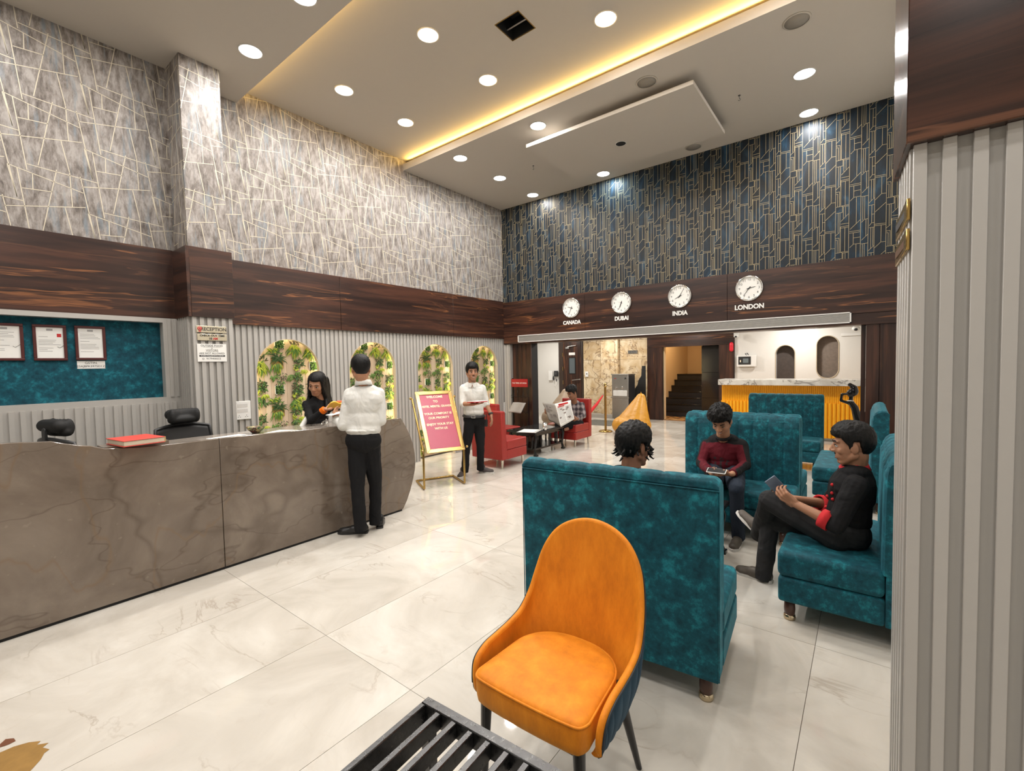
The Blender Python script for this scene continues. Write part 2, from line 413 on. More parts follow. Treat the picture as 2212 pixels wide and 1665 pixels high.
SHIRTW = m_cloth('white_shirt_cloth', (.70, .69, .65)); CLOTHB = m_cloth('black_cloth', (.012, .012, .013)); TROUB = m_cloth('black_trouser_cloth', (.010, .010, .011))
CHARC = m_cloth('charcoal_cloth', (.028, .028, .029)); MAROON = m_cloth('maroon_jersey', (.105, .009, .016)); JEANS = m_cloth('dark_denim', (.022, .030, .045))
REDC = m_cloth('red_trim_cloth', (.55, .03, .035)); ORANGEC = m_cloth('orange_band', (.75, .16, .01))
def m_plaid():
    t = NT('plaid_shirt_cloth'); v = t.co((1, 1, 1)); sep = t.node('ShaderNodeSeparateXYZ'); t.L(v, sep.inputs[0])
    a = t.math('SINE', t.math('MULTIPLY', sep.outputs[2], 62)); b = t.math('SINE', t.math('MULTIPLY', t.math('ADD', sep.outputs[0], sep.outputs[1]), 55))
    s_ = t.math('ADD', a, b); t.col(t.ramp(t.math('ADD', t.math('MULTIPLY', s_, .25), .5), [(.25, (.035, .025, .03)), (.5, (.13, .10, .105)), (.8, (.28, .24, .235))]))
    return t.set(rough=.85)
PLAID = m_plaid()
LEATHER = plain('black_shoe_leather', (.012, .012, .012), .3, grain=.2); SNEAK = plain('brown_black_sneaker', (.085, .070, .055), .6, grain=.3); SOLE = plain('white_sole', (.62, .60, .56), .6); SLIPON = plain('grey_canvas_shoe', (.075, .062, .058), .8)
EYEW = plain('eye_white', (.62, .58, .54), .25); EYEB = plain('eye_iris', (.012, .008, .006), .15); LIP = plain('lip', (.26, .085, .065), .45)
GLASS = plain('dark_glass', (.10, .12, .13), .08, spec=.6)
# ------------------------------------------------------------------ the room shell
fl = MB(); fl.box(-9.4, 3.2, -4, 16, -.08, -.006, 0)
floor = struct(fl.build('floor', [plain('tile_joint', (.16, .13, .10), .8)]))
TX, TY = .757, 1.53
tile_me = MB().box(.0012, TX - .0012, .0012, TY - .0012, -.006, 0).mesh('tile'); tile_me.materials.append(FLOOR)
nk = 0
for j in range(-4, 8):
    for i in range(-13, 5):
        x, y = -.2 + i * TX, 1.36 + j * TY
        if x > 3.1 or x + TX < -9.3: continue
        if y + TY < -3.8 or (y < -2 and x > 1.4): continue
        if y > 7.3 and x > .6: continue
        if y < 7 and x + TX < -5.9: continue
        t = bpy.data.objects.new('tile', tile_me); COL.objects.link(t); t.location = (x, y, 0); t.parent = floor; nk += 1

# left wall: wallpaper above, laminate backing with four arched openings below
def arch_z(y, r=.40, spring=1.54):
    for yc in NICHES:
        d = abs(y - yc)
        if d < r: return spring + math.sqrt(r * r - d * d)
    return 0
wl = MB()
wl.box(-5.99, -5.785, 2.0, 7.25, 2.09, 4.9, 1)
ys = [2.0 + i * .0125 for i in range(int((7.2 - 2.0) / .0125) + 1)]
for a, b in zip(ys[:-1], ys[1:]):
    za, zb = arch_z(a + 1e-6), arch_z(b - 1e-6)
    m_ = arch_z((a + b) / 2)
    if m_ == 0: za = zb = 0
    wl.hexa([(-5.83, a, za), (-5.80, a, za), (-5.80, b, zb), (-5.83, b, zb), (-5.83, a, 2.09), (-5.80, a, 2.09), (-5.80, b, 2.09), (-5.83, b, 2.09)], 0)
wl.box(-6.2, -5.99, 2.0, 7.25, 0, 4.9, 0)
for yc in NICHES:   # cavity sides behind each opening
    for s in (-1, 1): wl.box(-5.99, -5.83, yc + s * .49 - .01, yc + s * .49 + .01, 0, 2.09, 0)
# alcove wall beside the desk: wallpaper, then a frame around a recessed cloth panel
wl.box(-6.2, -5.69, -4, 1.66, 2.09, 4.9, 1)
wl.box(-6.2, -5.74, -4, 1.66, 0, 2.09, 0)
wl.box(-5.74, -5.625, -4, 1.66, 0, 1.30, 2); wl.box(-5.74, -5.625, -4, 1.66, 2.056, 2.10, 2)
wl.box(-5.74, -5.625, 1.495, 1.66, 1.30, 2.056, 2); wl.box(-5.74, -5.625, -4, -.55, 1.30, 2.056, 2)
# pilaster
wl.box(-5.8, -5.30, 1.645, 2.0, 2.79, 4.65, 1); wl.box(-5.8, -5.295, 1.64, 2.01, 0, 2.10, 0)
wall_left = struct(wl.build('wall_left', [FLUTEB, GREYWALL, FLUTE]))

# printed gold lines of the grey wallpaper (thin raised foil)
SEG = [((2.358, 3.909), (2.825, 3.796)), ((2.475, 3.944), (2.931, 3.932 - .015)), ((2.415, 3.892), (2.473, 3.309)), ((2.505, 3.874), (2.502, 3.739)),
       ((2.438, 3.732), (2.62, 3.749)), ((2.657, 3.952), (2.542, 3.367)), ((2.741, 3.954), (2.746, 3.652)), ((2.81, 3.939), (2.86, 3.60)),
       ((2.86, 3.60), (2.895, 3.355)), ((2.697, 3.631), (2.74, 3.371)), ((2.327, 3.556), (2.836, 3.668)), ((2.36, 3.905), (2.405, 3.645))]
def clip(p, q, y0, y1, z0, z1):
    t0, t1 = 0., 1.; d = (q[0] - p[0], q[1] - p[1])
    for k, lo, hi in ((0, y0, y1), (1, z0, z1)):
        if abs(d[k]) < 1e-9:
            if p[k] < lo or p[k] > hi: return None
            continue
        a, b = (lo - p[k]) / d[k], (hi - p[k]) / d[k]
        if a > b: a, b = b, a
        t0, t1 = max(t0, a), min(t1, b)
    if t0 >= t1: return None
    return (p[0] + d[0] * t0, p[1] + d[1] * t0), (p[0] + d[0] * t1, p[1] + d[1] * t1)
def strip(mb, p, q, fn, w=.0045, th=.0012):
    "thin flat strip between two plane points; fn maps (u, v, height) to the room"
    dx, dy = q[0] - p[0], q[1] - p[1]; l = math.hypot(dx, dy)
    if l < 1e-4: return
    nx, ny = -dy / l * w / 2, dx / l * w / 2
    a = [(p[0] + nx, p[1] + ny), (p[0] - nx, p[1] - ny), (q[0] - nx, q[1] - ny), (q[0] + nx, q[1] + ny)]
    mb.add([fn(*c, 0) for c in a] + [fn(*c, th) for c in a], [(4, 5, 6, 7), (0, 1, 5, 4), (1, 2, 6, 5), (2, 3, 7, 6), (3, 0, 4, 7)])
gl = MB()
def lines(u0, u1, z0, z1, fn, off=0):
    for i in range(-16, 14):
        for j in range(-14, 16):
            du = i * .49; dz = i * .293 + j * .586
            if i % 2 == 0: dz = (i // 2) * .586 + j * .586
            else: dz = (i // 2) * .586 + .293 + j * .586
            du += off
            for p, q in SEG:
                p2, q2 = (p[0] + du, p[1] + dz - 3.5 + 3.5), (q[0] + du, q[1] + dz)
                if abs(dz) > 2.2: continue
                c = clip(p2, q2, u0, u1, z0, z1)
                if c: strip(gl, c[0], c[1], fn, .0060)
lines(2.0, 7.2, 2.83, 4.81, lambda u, v, h: (-5.785 + h, u, v))
lines(-1.0, 1.66, 2.80, 4.65, lambda u, v, h: (-5.69 + h, u, v), .1)
lines(1.645, 2.0, 2.79, 4.65, lambda u, v, h: (-5.30 + h, u, v), .05)
lines(2.0, 2.39, 2.79, 4.65, lambda u, v, h: (-5.69 + u - 2.0, 1.645 - h, v))
g = gl.build('foil_line', [GOLDL], wall_left); g['kind'] = 'stuff'

# flutes (raised laminate battens) on the left wall, parts of it
NF = 0
def flute(o, mesh): pass
P_ = .066
cache = {}
def batten(parent, name, x0, x1, y0, y1, z0, z1):
    key = (round(x1 - x0, 4), round(y1 - y0, 4), round(z1 - z0, 4))
    if key not in cache:
        me = MB().box(0, key[0], 0, key[1], 0, key[2]).mesh(name); me.materials.append(FLUTE); cache[key] = me
    o = bpy.data.objects.new(name, cache[key]); COL.objects.link(o); o.location = V((x0, y0, z0)) - wm(parent).translation; o.parent = parent
    if wm(parent) != Matrix.Identity(4):
        o.matrix_local = wm(parent).inverted() @ Matrix.Translation((x0, y0, z0))
    return o
y = 2.03
while y < 7.16:
    a, b = y, y + .042
    za, zb = arch_z(a), arch_z(b)
    if za == 0 and zb == 0: batten(wall_left, 'batten', -5.80, -5.784, a, b, 0, 2.09)
    else:
        if za == 0 or zb == 0:
            # an edge batten keeps only its part beside the opening
            e = min([yc + s * .40 for yc in NICHES for s in (-1, 1)], key=lambda q: abs(q - (a + b) / 2))
            if za == 0: batten(wall_left, 'batten', -5.80, -5.784, a, e, 0, 2.09); a = e
            else: batten(wall_left, 'batten', -5.80, -5.784, e, b, 0, 2.09); b = e
            za, zb = (1.54, arch_z(b)) if arch_z(a - 1e-4) == 0 else (arch_z(a), 1.54)
        if b - a > .003:
            mb = MB().hexa([(-5.80, a, za), (-5.784, a, za), (-5.784, b, zb), (-5.80, b, zb), (-5.80, a, 2.09), (-5.784, a, 2.09), (-5.784, b, 2.09), (-5.80, b, 2.09)])
            mb.build('batten', [FLUTE], wall_left)
    y += P_
for k in range(26):
    y = 1.575 - k * .067
    batten(wall_left, 'batten', -5.627, -5.611, y - .032, y, 0, 1.245)
for y0, y1 in ((1.53, 1.56), (1.585, 1.605)): batten(wall_left, 'batten', -5.627, -5.615, y0, y1, 1.30, 2.09)
for k in range(6): batten(wall_left, 'batten', -5.297, -5.278, 1.645 + k * .0655, 1.645 + k * .0655 + .036, 0, 2.10)
for k in range(5): batten(wall_left, 'batten', -5.60 + k * .06, -5.567 + k * .06, 1.62, 1.642, 0, 2.10)
# arch linings
for yc in NICHES:
    pts = [(yc - .40, 0), (yc - .40, 1.54)] + [(yc - .40 * math.cos(PI * k / 20), 1.54 + .40 * math.sin(PI * k / 20)) for k in range(1, 20)] + [(yc + .40, 1.54), (yc + .40, 0)]
    mb = MB()
    for (a, az), (b, bz) in zip(pts[:-1], pts[1:]):
        mb.add([(-5.835, a, az), (-5.783, a, az), (-5.783, b, bz), (-5.835, b, bz)], [(0, 1, 2, 3)])
    mb.build('arch_lining', [plain('arch_edge', (.52, .44, .34), .5)] if yc == NICHES[0] else [bpy.data.materials['arch_edge']], wall_left, solid=.006, smooth=False)

# walnut band on the left wall, panel by panel
band = MB(); tl = None
tb = MB().box(-5.80, -5.80, 0, 0, 0, 0)
def panel(name, x0, x1, y0, y1, z0, z1, mat, parent):
    return MB().box(x0, x1, y0, y1, z0, z1).build(name, [mat], parent, bevel=.0015, segs=1)
bandL = struct(MB().box(-5.79, -5.775, 2.02, 7.17, 2.10, 2.82).box(-5.69, -5.66, -4, 1.63, 2.10, 2.79).build('trim_1', [BLACKM]))
for y0, y1 in ((2.0, 3.565), (3.57, 5.75), (5.755, 7.168)): panel('wood_panel', -5.785, -5.755, y0, y1, 2.09, 2.828, WOOD_Y, bandL)
for y0, y1 in ((-4, -1.0), (-.996, 1.64)): panel('wood_panel', -5.69, -5.645, y0, y1, 2.10, 2.80, WOOD_Y, bandL)
panel('wood_panel', -5.5, -5.26, 1.64, 2.025, 2.10, 2.79, WOOD_Y, bandL)
panel('wood_panel', -5.69, -5.2605, 1.61, 1.639, 2.10, 2.79, WOOD_X, bandL)
MB().box(-5.736, -5.726, -.55, 1.495, 1.30, 2.056).build('cloth_panel', [TEALW], wall_left)

# ceiling
H0, H1, HY0, HY1 = -2.836, -2.56, 3.50, 3.772
ce = MB()
ce.box(-6.2, 3.2, -4, 2.35, ZC, 4.70); ce.box(-6.2, 3.2, 2.325, 2.35, 4.70, 4.75)
ce.box(-6.2, 3.2, 4.76, 7.6, ZC, 4.70); ce.box(-6.2, 3.2, 4.76, 4.785, 4.70, 4.75)
ce.box(-6.2, H0, 1.9, 5.3, ZT, 4.87); ce.box(H1, 3.2, 1.9, 5.3, ZT, 4.87); ce.box(H0, H1, 1.9, HY0, ZT, 4.87); ce.box(H0, H1, HY1, 5.3, ZT, 4.87)
ce.box(-6.2, 3.2, 1.9, 2.0, 4.66, 4.87); ce.box(-6.2, 3.2, 5.2, 5.3, 4.66, 4.87)
ce.box(-9.4, 3.2, 7.55, 12.5, 2.60, 2.66)
ceiling = struct(ce.build('ceiling', [PAINT]))
# thin slab hung under the ceiling
s = MB().box(-3.70, -1.49, 5.18, 6.56, 4.52, 4.565).build('slab', [PAINT], ceiling)
MB().box(-3.5, -1.7, 5.35, 6.4, 4.565, 4.65).build('slab_hanger', [PAINT], ceiling)

# back wall with the blue wallpaper, the walnut beam and what carries it
wb = MB(); wb.box(-5.79, 3.2, 7.2, 7.55, 2.80, 4.70, 0); wb.box(-5.79, 3.2, 7.2, 7.55, 1.985, 2.80, 1)
wb.box(-5.99, -5.63, 7.2, 7.55, 0, 2.0, 2); wb.box(-9.4, -5.99, 7.2, 7.55, 0, 2.7, 2)
wall_back = struct(wb.build('wall_back', [BLUEWALL, BLACKM, FLUTEB]))
for k in range(2): batten(wall_back, 'batten', -5.77 + k * .07, -5.735 + k * .07, 7.186, 7.2, 0, 1.97)
BS = [[-0.434,4.322,-0.33,4.317],[-0.434,4.34,-0.33,4.335],[-0.371,4.318,-0.371,4.116],[-0.371,4.116,-0.328,4.114],[-0.371,4.116,-0.432,4.054],[-0.327,4.006,-0.431,3.909],[-0.324,4.272,-0.28,4.308],[-0.324,4.238,-0.285,4.238],[-0.285,4.238,-0.285,4.053],[-0.32,4.215,-0.303,4.215],[-0.303,4.215,-0.303,4.053],[-0.319,4.053,-0.253,4.053],[-0.253,4.053,-0.253,3.975],[-0.318,3.975,-0.253,3.975],[-0.273,4.376,-0.273,4.058],[-0.273,4.358,-0.193,4.358],[-0.227,4.356,-0.227,4.058],[-0.265,4.058,-0.192,4.058],[-0.253,4.044,-0.192,4.044],[-0.271,3.801,-0.271,3.485],[-0.297,3.975,-0.297,3.725],[-0.279,3.975,-0.279,3.737],[-0.244,4.04,-0.244,3.9],[-0.222,4.04,-0.222,3.92],[-0.191,3.946,-0.269,3.865],[-0.268,3.831,-0.19,3.831],[-0.268,3.799,-0.19,3.799],[-0.181,3.72,-0.074,3.72],[-0.181,3.70,-0.073,3.70],[-0.141,3.70,-0.141,3.559],[-0.14,3.636,-0.073,3.636],[-0.139,3.559,-0.072,3.559],[-0.139,3.559,-0.177,3.521],[-0.113,3.559,-0.113,3.229],[-0.069,3.275,-0.174,3.171],[-0.065,3.549,0.002,3.549],[-0.031,3.548,-0.031,3.267],[-0.05,3.548,-0.05,3.259],[-0.031,3.267,-0.061,3.235],[-0.031,3.267,0.005,3.267],[-0.017,3.264,-0.017,3.063],[0.007,3.083,-0.059,3.016],[0.062,3.507,0.009,3.453],[0.01,3.424,0.066,3.424],[0.038,3.424,0.038,3.209],[0.038,3.312,0.067,3.312],[0.038,3.209,0.068,3.209],[0.038,3.209,0.013,3.176],[0.013,3.154,0.069,3.154],[0.031,3.152,0.031,2.902],[0.052,3.152,0.052,2.929]]
VS = [-.436, -.325, -.187, -.070, .0045]
bl = MB(); fnb = lambda u, v, h: (u, 7.2 - h, v)
for i in range(-12, 2):
    du = i * .500
    for v0 in VS:
        if -5.78 < v0 + du < .3: strip(bl, (v0 + du, 2.80), (v0 + du, 4.65), fnb, .0036)
    for s4 in BS:
        for j in range(-4, 4):
            c = clip((s4[0] + du, s4[1] + j * .577), (s4[2] + du, s4[3] + j * .577), -5.785, .32, 2.81, 4.65)
            if c: strip(bl, c[0], c[1], fnb, .0036)
g = bl.build('foil_line', [GOLDB], wall_back); g['kind'] = 'stuff'
beam = struct(MB().box(-5.62, .4, 7.19, 7.5, 1.99, 2.79).build('beam', [BLACKM]))
for x0, x1 in ((-5.765, -3.916), (-3.912, -1.597), (-1.593, .45)): panel('wood_panel', x0, x1, 7.165, 7.2, 2.115, 2.806, WOOD_X, beam)
panel('wood_panel', -5.765, .45, 7.17, 7.2, 1.972, 2.112, WOOD_X, beam)
panel('wood_panel', -5.765, .45, 7.2, 7.5, 1.972, 1.99, WOOD_X, beam)
pl = struct(MB().box(-5.62, -5.17, 7.30, 7.5, 0, 1.98).build('pillar', [BLACKM]))
for x0, x1 in ((-5.62, -5.50), (-5.495, -5.40), (-5.395, -5.29), (-5.285, -5.17)): panel('wood_panel', x0, x1, 7.27, 7.30, 0, 1.975, WOOD_Z2, pl)
pr = struct(MB().box(0, .45, 7.24, 7.5, 0, 1.98).build('pillar', [BLACKM]))
for x0, x1 in ((0.0, .130), (.1345, .45)): panel('wood_panel', x0, x1, 7.20, 7.24, 0, 1.975, WOOD_Z2, pr)
panel('wood_panel', -.05, -.002, 7.30, 7.5, 0, 1.975, WOOD_Z, pr)

# right-hand wall, the fluted pillar close to the camera, the walls behind it
wr = MB(); wr.box(.34, .5, 1.86, 7.2, 0, 4.9, 0); wr.box(.42, .6, 7.5, 12.3, 0, 2.7, 1)
wall_right = struct(wr.build('wall_right', [PAINTW, PAINTW]))
wall_front = struct(MB().box(-6.2, 3.3, -4.2, -4.0, 0, 4.9, 0).box(3.0, 3.2, -4.0, 1.6, 0, 4.9, 0).build('wall_front', [PAINTW]))
A, B = (.075, 1.545), (.060, 1.857)
pz = MB(); pz.prism([A, (3.0, 1.56), (3.0, 1.87), B], (0, 0, 0), (1, 0, 0), (0, 1, 0), (0, 0, 1), 0)
def quadcol(mb, pts, z0, z1, mi=0):
    n = len(pts); mb.add([(x, y, z0) for x, y in pts] + [(x, y, z1) for x, y in pts], [tuple(range(n))[::-1], tuple(range(n, 2 * n))] + [(i, (i + 1) % n, n + (i + 1) % n, n + i) for i in range(n)], mi)
    return mb
pillar = struct(quadcol(MB(), [(.102, 1.582), (3.0, 1.60), (3.0, 1.87), (.085, 1.85)], 0, 2.10).build('pillar', [FLUTEB]))
WOODP = m_wood('walnut_pillar', 'x', 1.7); WOODP.node_tree.nodes['Principled BSDF'].inputs['Roughness'].default_value = .24
quadcol(MB(), [A, (3.0, 1.56), (3.0, 1.87), B], 2.09, 4.66).build('wood_panel', [WOODP], pillar, bevel=.002, segs=1)
for k in range(20):
    x = .090 + k * .0545; yy = 1.568 + .006 * x
    if x > 1.2: break
    quadcol(MB(), [(x, yy), (x + .027, yy), (x + .027, yy + .018), (x, yy + .018)], 0, 2.09).build('batten', [FLUTE], pillar, bevel=.0015, segs=1)
for k in range(5):
    f0 = .16 + k * .17; f1 = f0 + .09
    a = (A[0] + .012 + (B[0] - A[0]) * f0, A[1] + (B[1] - A[1]) * f0); b = (A[0] + .012 + (B[0] - A[0]) * f1, A[1] + (B[1] - A[1]) * f1)
    quadcol(MB(), [a, (a[0] + .02, a[1]), (b[0] + .02, b[1]), b], 0, 2.09).build('batten', [FLUTE], pillar, bevel=.0015, segs=1)

# ------------------------------------------------------------------ the hall beyond the beam
fw = MB(); Y = 12.15
fw.box(-9.4, -7.58, Y, Y + .2, 0, 2.62, 0)                        # white
fw.box(-9.5, -9.3, 7.5, Y + .2, 0, 2.62, 0)
fw.box(-7.58, -6.70, Y + .05, Y + .2, 0, 2.62, 1)
fw.box(-6.70, -4.70, Y + .02, Y + .2, 0, 2.62, 1)
fw.box(-4.72, -2.53, Y + .02, Y + .2, 2.10, 2.62, 1)
fw.box(-3.33, -2.55, Y + .14, Y + .3, 0, 2.1, 1)
# white wall with two niches, cut out column by column
def hole(x):
    out = []
    if -1.66 < x < -1.275: out.append((0.0, 1.70 + math.sqrt(max(0, .1925 ** 2 - (x + 1.4675) ** 2))))
    if -.864 < x < -.462:
        h = math.sqrt(max(0, .201 ** 2 - (x + .663) ** 2)); out.append((1.33 - h, 1.862 + h))
    return out
xs = [-2.53 + i * .0125 for i in range(int(2.95 / .0125) + 1)]
for a, b in zip(xs[:-1], xs[1:]):
    h = hole((a + b) / 2); ha = hole(a) or h; hb = hole(b) or h
    if not h: fw.box(a, b, Y, Y + .02, 0, 2.62, 0)
    else:
        fw.hexa([(a, Y, ha[0][1]), (b, Y, hb[0][1]), (b, Y + .02, hb[0][1]), (a, Y + .02, ha[0][1]), (a, Y, 2.62), (b, Y, 2.62), (b, Y + .02, 2.62), (a, Y + .02, 2.62)], 0)
        if h[0][0] > 0: fw.hexa([(a, Y, 0), (b, Y, 0), (b, Y + .02, 0), (a, Y + .02, 0), (a, Y, ha[0][0]), (b, Y, hb[0][0]), (b, Y + .02, hb[0][0]), (a, Y + .02, ha[0][0])], 0)
wall_far = struct(fw.build('wall_rear', [PAINTW, BLACKM]))
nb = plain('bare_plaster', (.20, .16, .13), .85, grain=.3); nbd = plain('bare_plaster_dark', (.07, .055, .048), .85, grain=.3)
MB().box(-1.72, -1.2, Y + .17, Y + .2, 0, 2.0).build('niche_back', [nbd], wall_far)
MB().box(-.93, -.40, Y + .17, Y + .2, 1.05, 2.15).build('niche_back', [nb], wall_far)
RIMM = plain('niche_rim', (.50, .42, .30), .6)
ra = [(-1.66, Y - .004, .3 + 1.4 * k / 10) for k in range(11)] + [(-1.4675 - .1925 * math.cos(PI * k / 16), Y - .004, 1.70 + .1925 * math.sin(PI * k / 16)) for k in range(1, 16)] + [(-1.275, Y - .004, 1.70 - 1.4 * k / 10) for k in range(11)]
MB().tube(ra, .009, 6).build('niche_rim', [RIMM], wall_far)
rb = [(-.663 - .201 * math.cos(PI * k / 16), Y - .004, 1.862 + .201 * math.sin(PI * k / 16)) for k in range(17)] + [(-.663 + .201 * math.cos(PI * k / 16), Y - .004, 1.33 - .201 * math.sin(PI * k / 16)) for k in range(17)]
MB().tube(rb, .010, 6, closed=True).build('niche_rim', [RIMM], wall_far)
for pts, cl in ((ra, False), (rb, True)):
    mb = MB(); q = pts + ([pts[0]] if cl else [])
    for p0, p1 in zip(q[:-1], q[1:]): mb.add([(p0[0], Y, p0[2]), (p1[0], Y, p1[2]), (p1[0], Y + .17, p1[2]), (p0[0], Y + .17, p0[2])], [(0, 1, 2, 3)])
    mb.build('niche_lining', [PAINTW if not cl else nb], wall_far, solid=.004)
# veined marble slabs
zj = [0.10, .62, 1.13, 1.66, 2.2, 2.62]
for a, b, yy in ((-6.70, -6.06, Y), (-6.055, -5.53, Y - .14), (-5.525, -4.70, Y)):
    for z0, z1 in zip(zj[:-1], zj[1:]):
        o = MB().box(a + .002, b - .002, yy - .02, yy + .02 if yy == Y else yy + .16, z0 + .002, z1 - .002).build('marble_slab', [MARBLEY], wall_far, bevel=.002, segs=1)
MB().box(-6.75, -4.70, Y - .32, Y - .001, 0, .10).build('plinth', [plain('plinth_stone', (.36, .33, .29), .4)], wall_far, bevel=.004)
# portal of dark wood around the stair
tr = struct(MB().box(-4.71, -4.32, Y - .02, Y + .1, 0, 2.1).box(-2.86, -2.55, Y - .02, Y + .2, 0, 2.1).box(-4.71, -2.55, Y - .02, Y + .1, 1.96, 2.4).build('trim_2', [BLACKM]))
panel('wood_panel', -4.715, -4.295, Y - .05, Y - .02, 0, 1.955, WOOD_Z, tr)
panel('wood_panel', -4.715, -2.53, Y - .05, Y - .02, 1.958, 2.30, WOOD_X, tr)
panel('wood_panel', -2.885, -2.53, Y - .05, Y - .02, 0, 1.955, WOOD_Z, tr)
panel('wood_panel', -4.715, -4.30, Y - .05, Y + .12, 2.31, 2.6, WOOD_X, tr)
for z0, z1 in ((0, .62), (.625, 1.27), (1.275, 1.95)):
    panel('granite_panel', -3.33, -2.89, Y + .08, Y + .14, z0, z1, BLACK if False else plain('black_granite', (.014, .012, .011), .12) if 'black_granite' not in bpy.data.materials else bpy.data.materials['black_granite'], tr)
# stair hall
PEACH = plain('peach_stair_wall', (.64, .47, .28), .8, grain=.02)
sw = struct(MB().box(-4.95, -4.755, Y + .2, 16, 0, 4).box(-4.95, -3.2, 15.805, 16, 0, 4).box(-3.295, -3.2, Y + .3, 16, 0, 4).box(-4.95, -3.2, Y + .2, 16, 3.6, 3.7).box(-4.75, -4.30, Y + .1, Y + .22, 0, 4).box(-4.75, -3.2, Y + .1, Y + .22, 2.05, 4).build('wall_stair', [PEACH]))
st = thing('staircase', 'black stone staircase rising inside the dark wooden doorway', 'stairs', (-4.0, 13.1, 0))
for k in range(7):
    MB().box(-4.75, -3.30, 13.1 + k * .27, 15.2 if k == 6 else 13.1 + (k + 1) * .27 + .02, k * .168 if k else 0, (k + 1) * .168 - .02).build('riser', [BLACKP], st)
    MB().box(-4.75, -3.30, 13.07 + k * .27, (15.8 if k == 6 else 13.1 + (k + 1) * .27), (k + 1) * .168 - .02, (k + 1) * .168).build('tread', [bpy.data.materials['black_granite']], st, bevel=.003, segs=1)
mo = MB(); mc = []
for i in range(22):
    for j in range(9):
        x = -4.75 + i * .066; y = Y + .10 + j * .095 + (i % 3) * .01
        mo.add([(x, y, .004), (x + .064, y + .03, .004), (x + .064, y + .12, .004), (x, y + .09, .004)], [(0, 1, 2, 3)], random.choice([0, 0, 1, 2, 3]))
mo.box(-4.75, -3.3, Y - .02, 13.1, -.004, .002, 2)
tag(mo.build('mosaic_floor', [plain('ochre_wood', (.48, .24, .07), .4), plain('tan_wood', (.56, .36, .16), .4), plain('brown_wood', (.20, .09, .035), .4), plain('dark_brown_wood', (.07, .035, .02), .4)], kind='structure'), 'x', 'y')
for k in ('label', 'category'): del bpy.data.objects['mosaic_floor'][k]
# door with a slit window
door = struct(MB().box(-7.56, -6.72, Y - .02, Y + .05, 0, 2.35, 0).build('door_1', [plain('door_frame_brown', (.045, .028, .020), .4)]))
MB().box(-7.40, -6.78, Y - .035, Y - .02, .02, 2.28).build('door_leaf', [m_wood('door_walnut', 'z', 1.3)], door, bevel=.003)
MB().box(-7.17, -6.98, Y - .045, Y - .035, 1.28, 1.74).build('glass_pane', [GLASS], door)
mb = MB()
for a, b, c_, d in ((-7.19, -6.96, 1.26, 1.28), (-7.19, -6.96, 1.74, 1.76), (-7.19, -7.17, 1.28, 1.74), (-6.98, -6.96, 1.28, 1.74)): mb.box(a, b, Y - .05, Y - .035, c_, d)
mb.build('window_frame', [BLACKM], door)
MB().cyl((-7.06, Y - .09, 1.07), (-6.76, Y - .09, 1.10), .012).cyl((-6.80, Y - .09, 1.096), (-6.80, Y - .03, 1.096), .02).cyl((-7.04, Y - .09, 1.072), (-7.04, Y - .03, 1.072), .012).build('handle', [CHROME], door)
MB().box(-7.28, -7.16, Y - .085, Y - .035, 2.03, 2.08).cyl((-7.2, Y - .09, 2.09), (-6.92, Y - .07, 2.12), .012).build('door_closer', [STEEL], door)
MB().box(-7.185, -6.975, Y - .045, Y - .035, 1.83, 1.91).build('door_sign', [PAPER], door)
for z in (1.0, 1.42, 1.85): MB().box(-7.415, -7.40, Y - .045, Y - .02, z - .06, z + .06).build('hinge', [BRASS], door)
# ------------------------------------------------------------------ ceiling fittings
rimm = plain('lamp_rim', (.75, .73, .69), .5)
DLAB = ['in the lower ceiling just before the tapered pilaster corner', 'nearest the tray edge in the lower ceiling', 'beside the wallpapered wall, first behind the tray', 'close to the hung slab corner', 'halfway between tray and corner above grey wallpaper', 'tight in the corner of grey and blue wallpapers',
        'in front of the blue wallpaper between two pale patches', 'second from the blue wall, beyond the hung slab', 'closest to the blue wall near the fluted pillar',
        'in the tray, second from the grey wallpaper', 'in the tray nearest the pilaster', 'in the tray between hatch and warm far edge', 'in the tray midway along the far row', 'in the tray closest to grey wallpaper and far edge', 'in the tray, out over the camera side', 'in the tray over the pillar side']
def downlight(x, y, z, label, r=.0975):
    t = thing('downlight', label, 'light', (x, y, z), 0, 'round ceiling downlights')
    MB().lathe([(r + .001, -.001), (r + .010, -.001), (r + .010, -.007), (r + .001, -.008)], (0, 0, 0), 32).build('lamp_rim', [rimm], t, world=False)
    MB().lathe([(0, -.003), (r, -.003), (r, -.0005), (0, -.0005)], (0, 0, 0), 32, smooth=False).build('diffuser', [LAMPW], t, world=False)
    return t
for (x, y, z), lb in zip(DOWN[:14], DLAB): downlight(x, y, z, 'round white downlight ' + lb)
def speaker(x, y, lb, z=ZC):
    t = thing('ceiling_speaker', lb, 'speaker', (x, y, z), 0, 'round ceiling speakers')
    MB().lathe([(.100, -.001), (.115, -.001), (.113, -.007), (.100, -.008)], (0, 0, 0), 32).build('bezel', [plain('speaker_bezel', (.45, .41, .35), .6)], t, world=False)
    MB().lathe([(0, -.006), (.101, -.005), (.101, -.001)], (0, 0, 0), 32).build('grille', [plain('speaker_grille', (.27, .245, .21), .8)], t, world=False)
speaker(-.533, 5.04, 'round grey ceiling speaker at the end near the dark wooden pillar box')
speaker(-1.946, 5.035, 'round grey ceiling speaker between the warm cove and the hung slab')
speaker(-1.997, 6.944, 'round grey ceiling speaker near the blue wallpaper')
t = thing('slab_opening', 'empty black lamp hole in the hung ceiling slab', 'hole', tuple(atz(1341, 310, 4.519)))
MB().lathe([(0, -.001), (.068, -.001)], n=28).build('dark_disc', [BLACKM], t, world=False)
MB().lathe([(.066, -.001), (.074, -.001), (.074, -.004), (.066, -.004)], n=28).build('rim', [rimm], t, world=False)
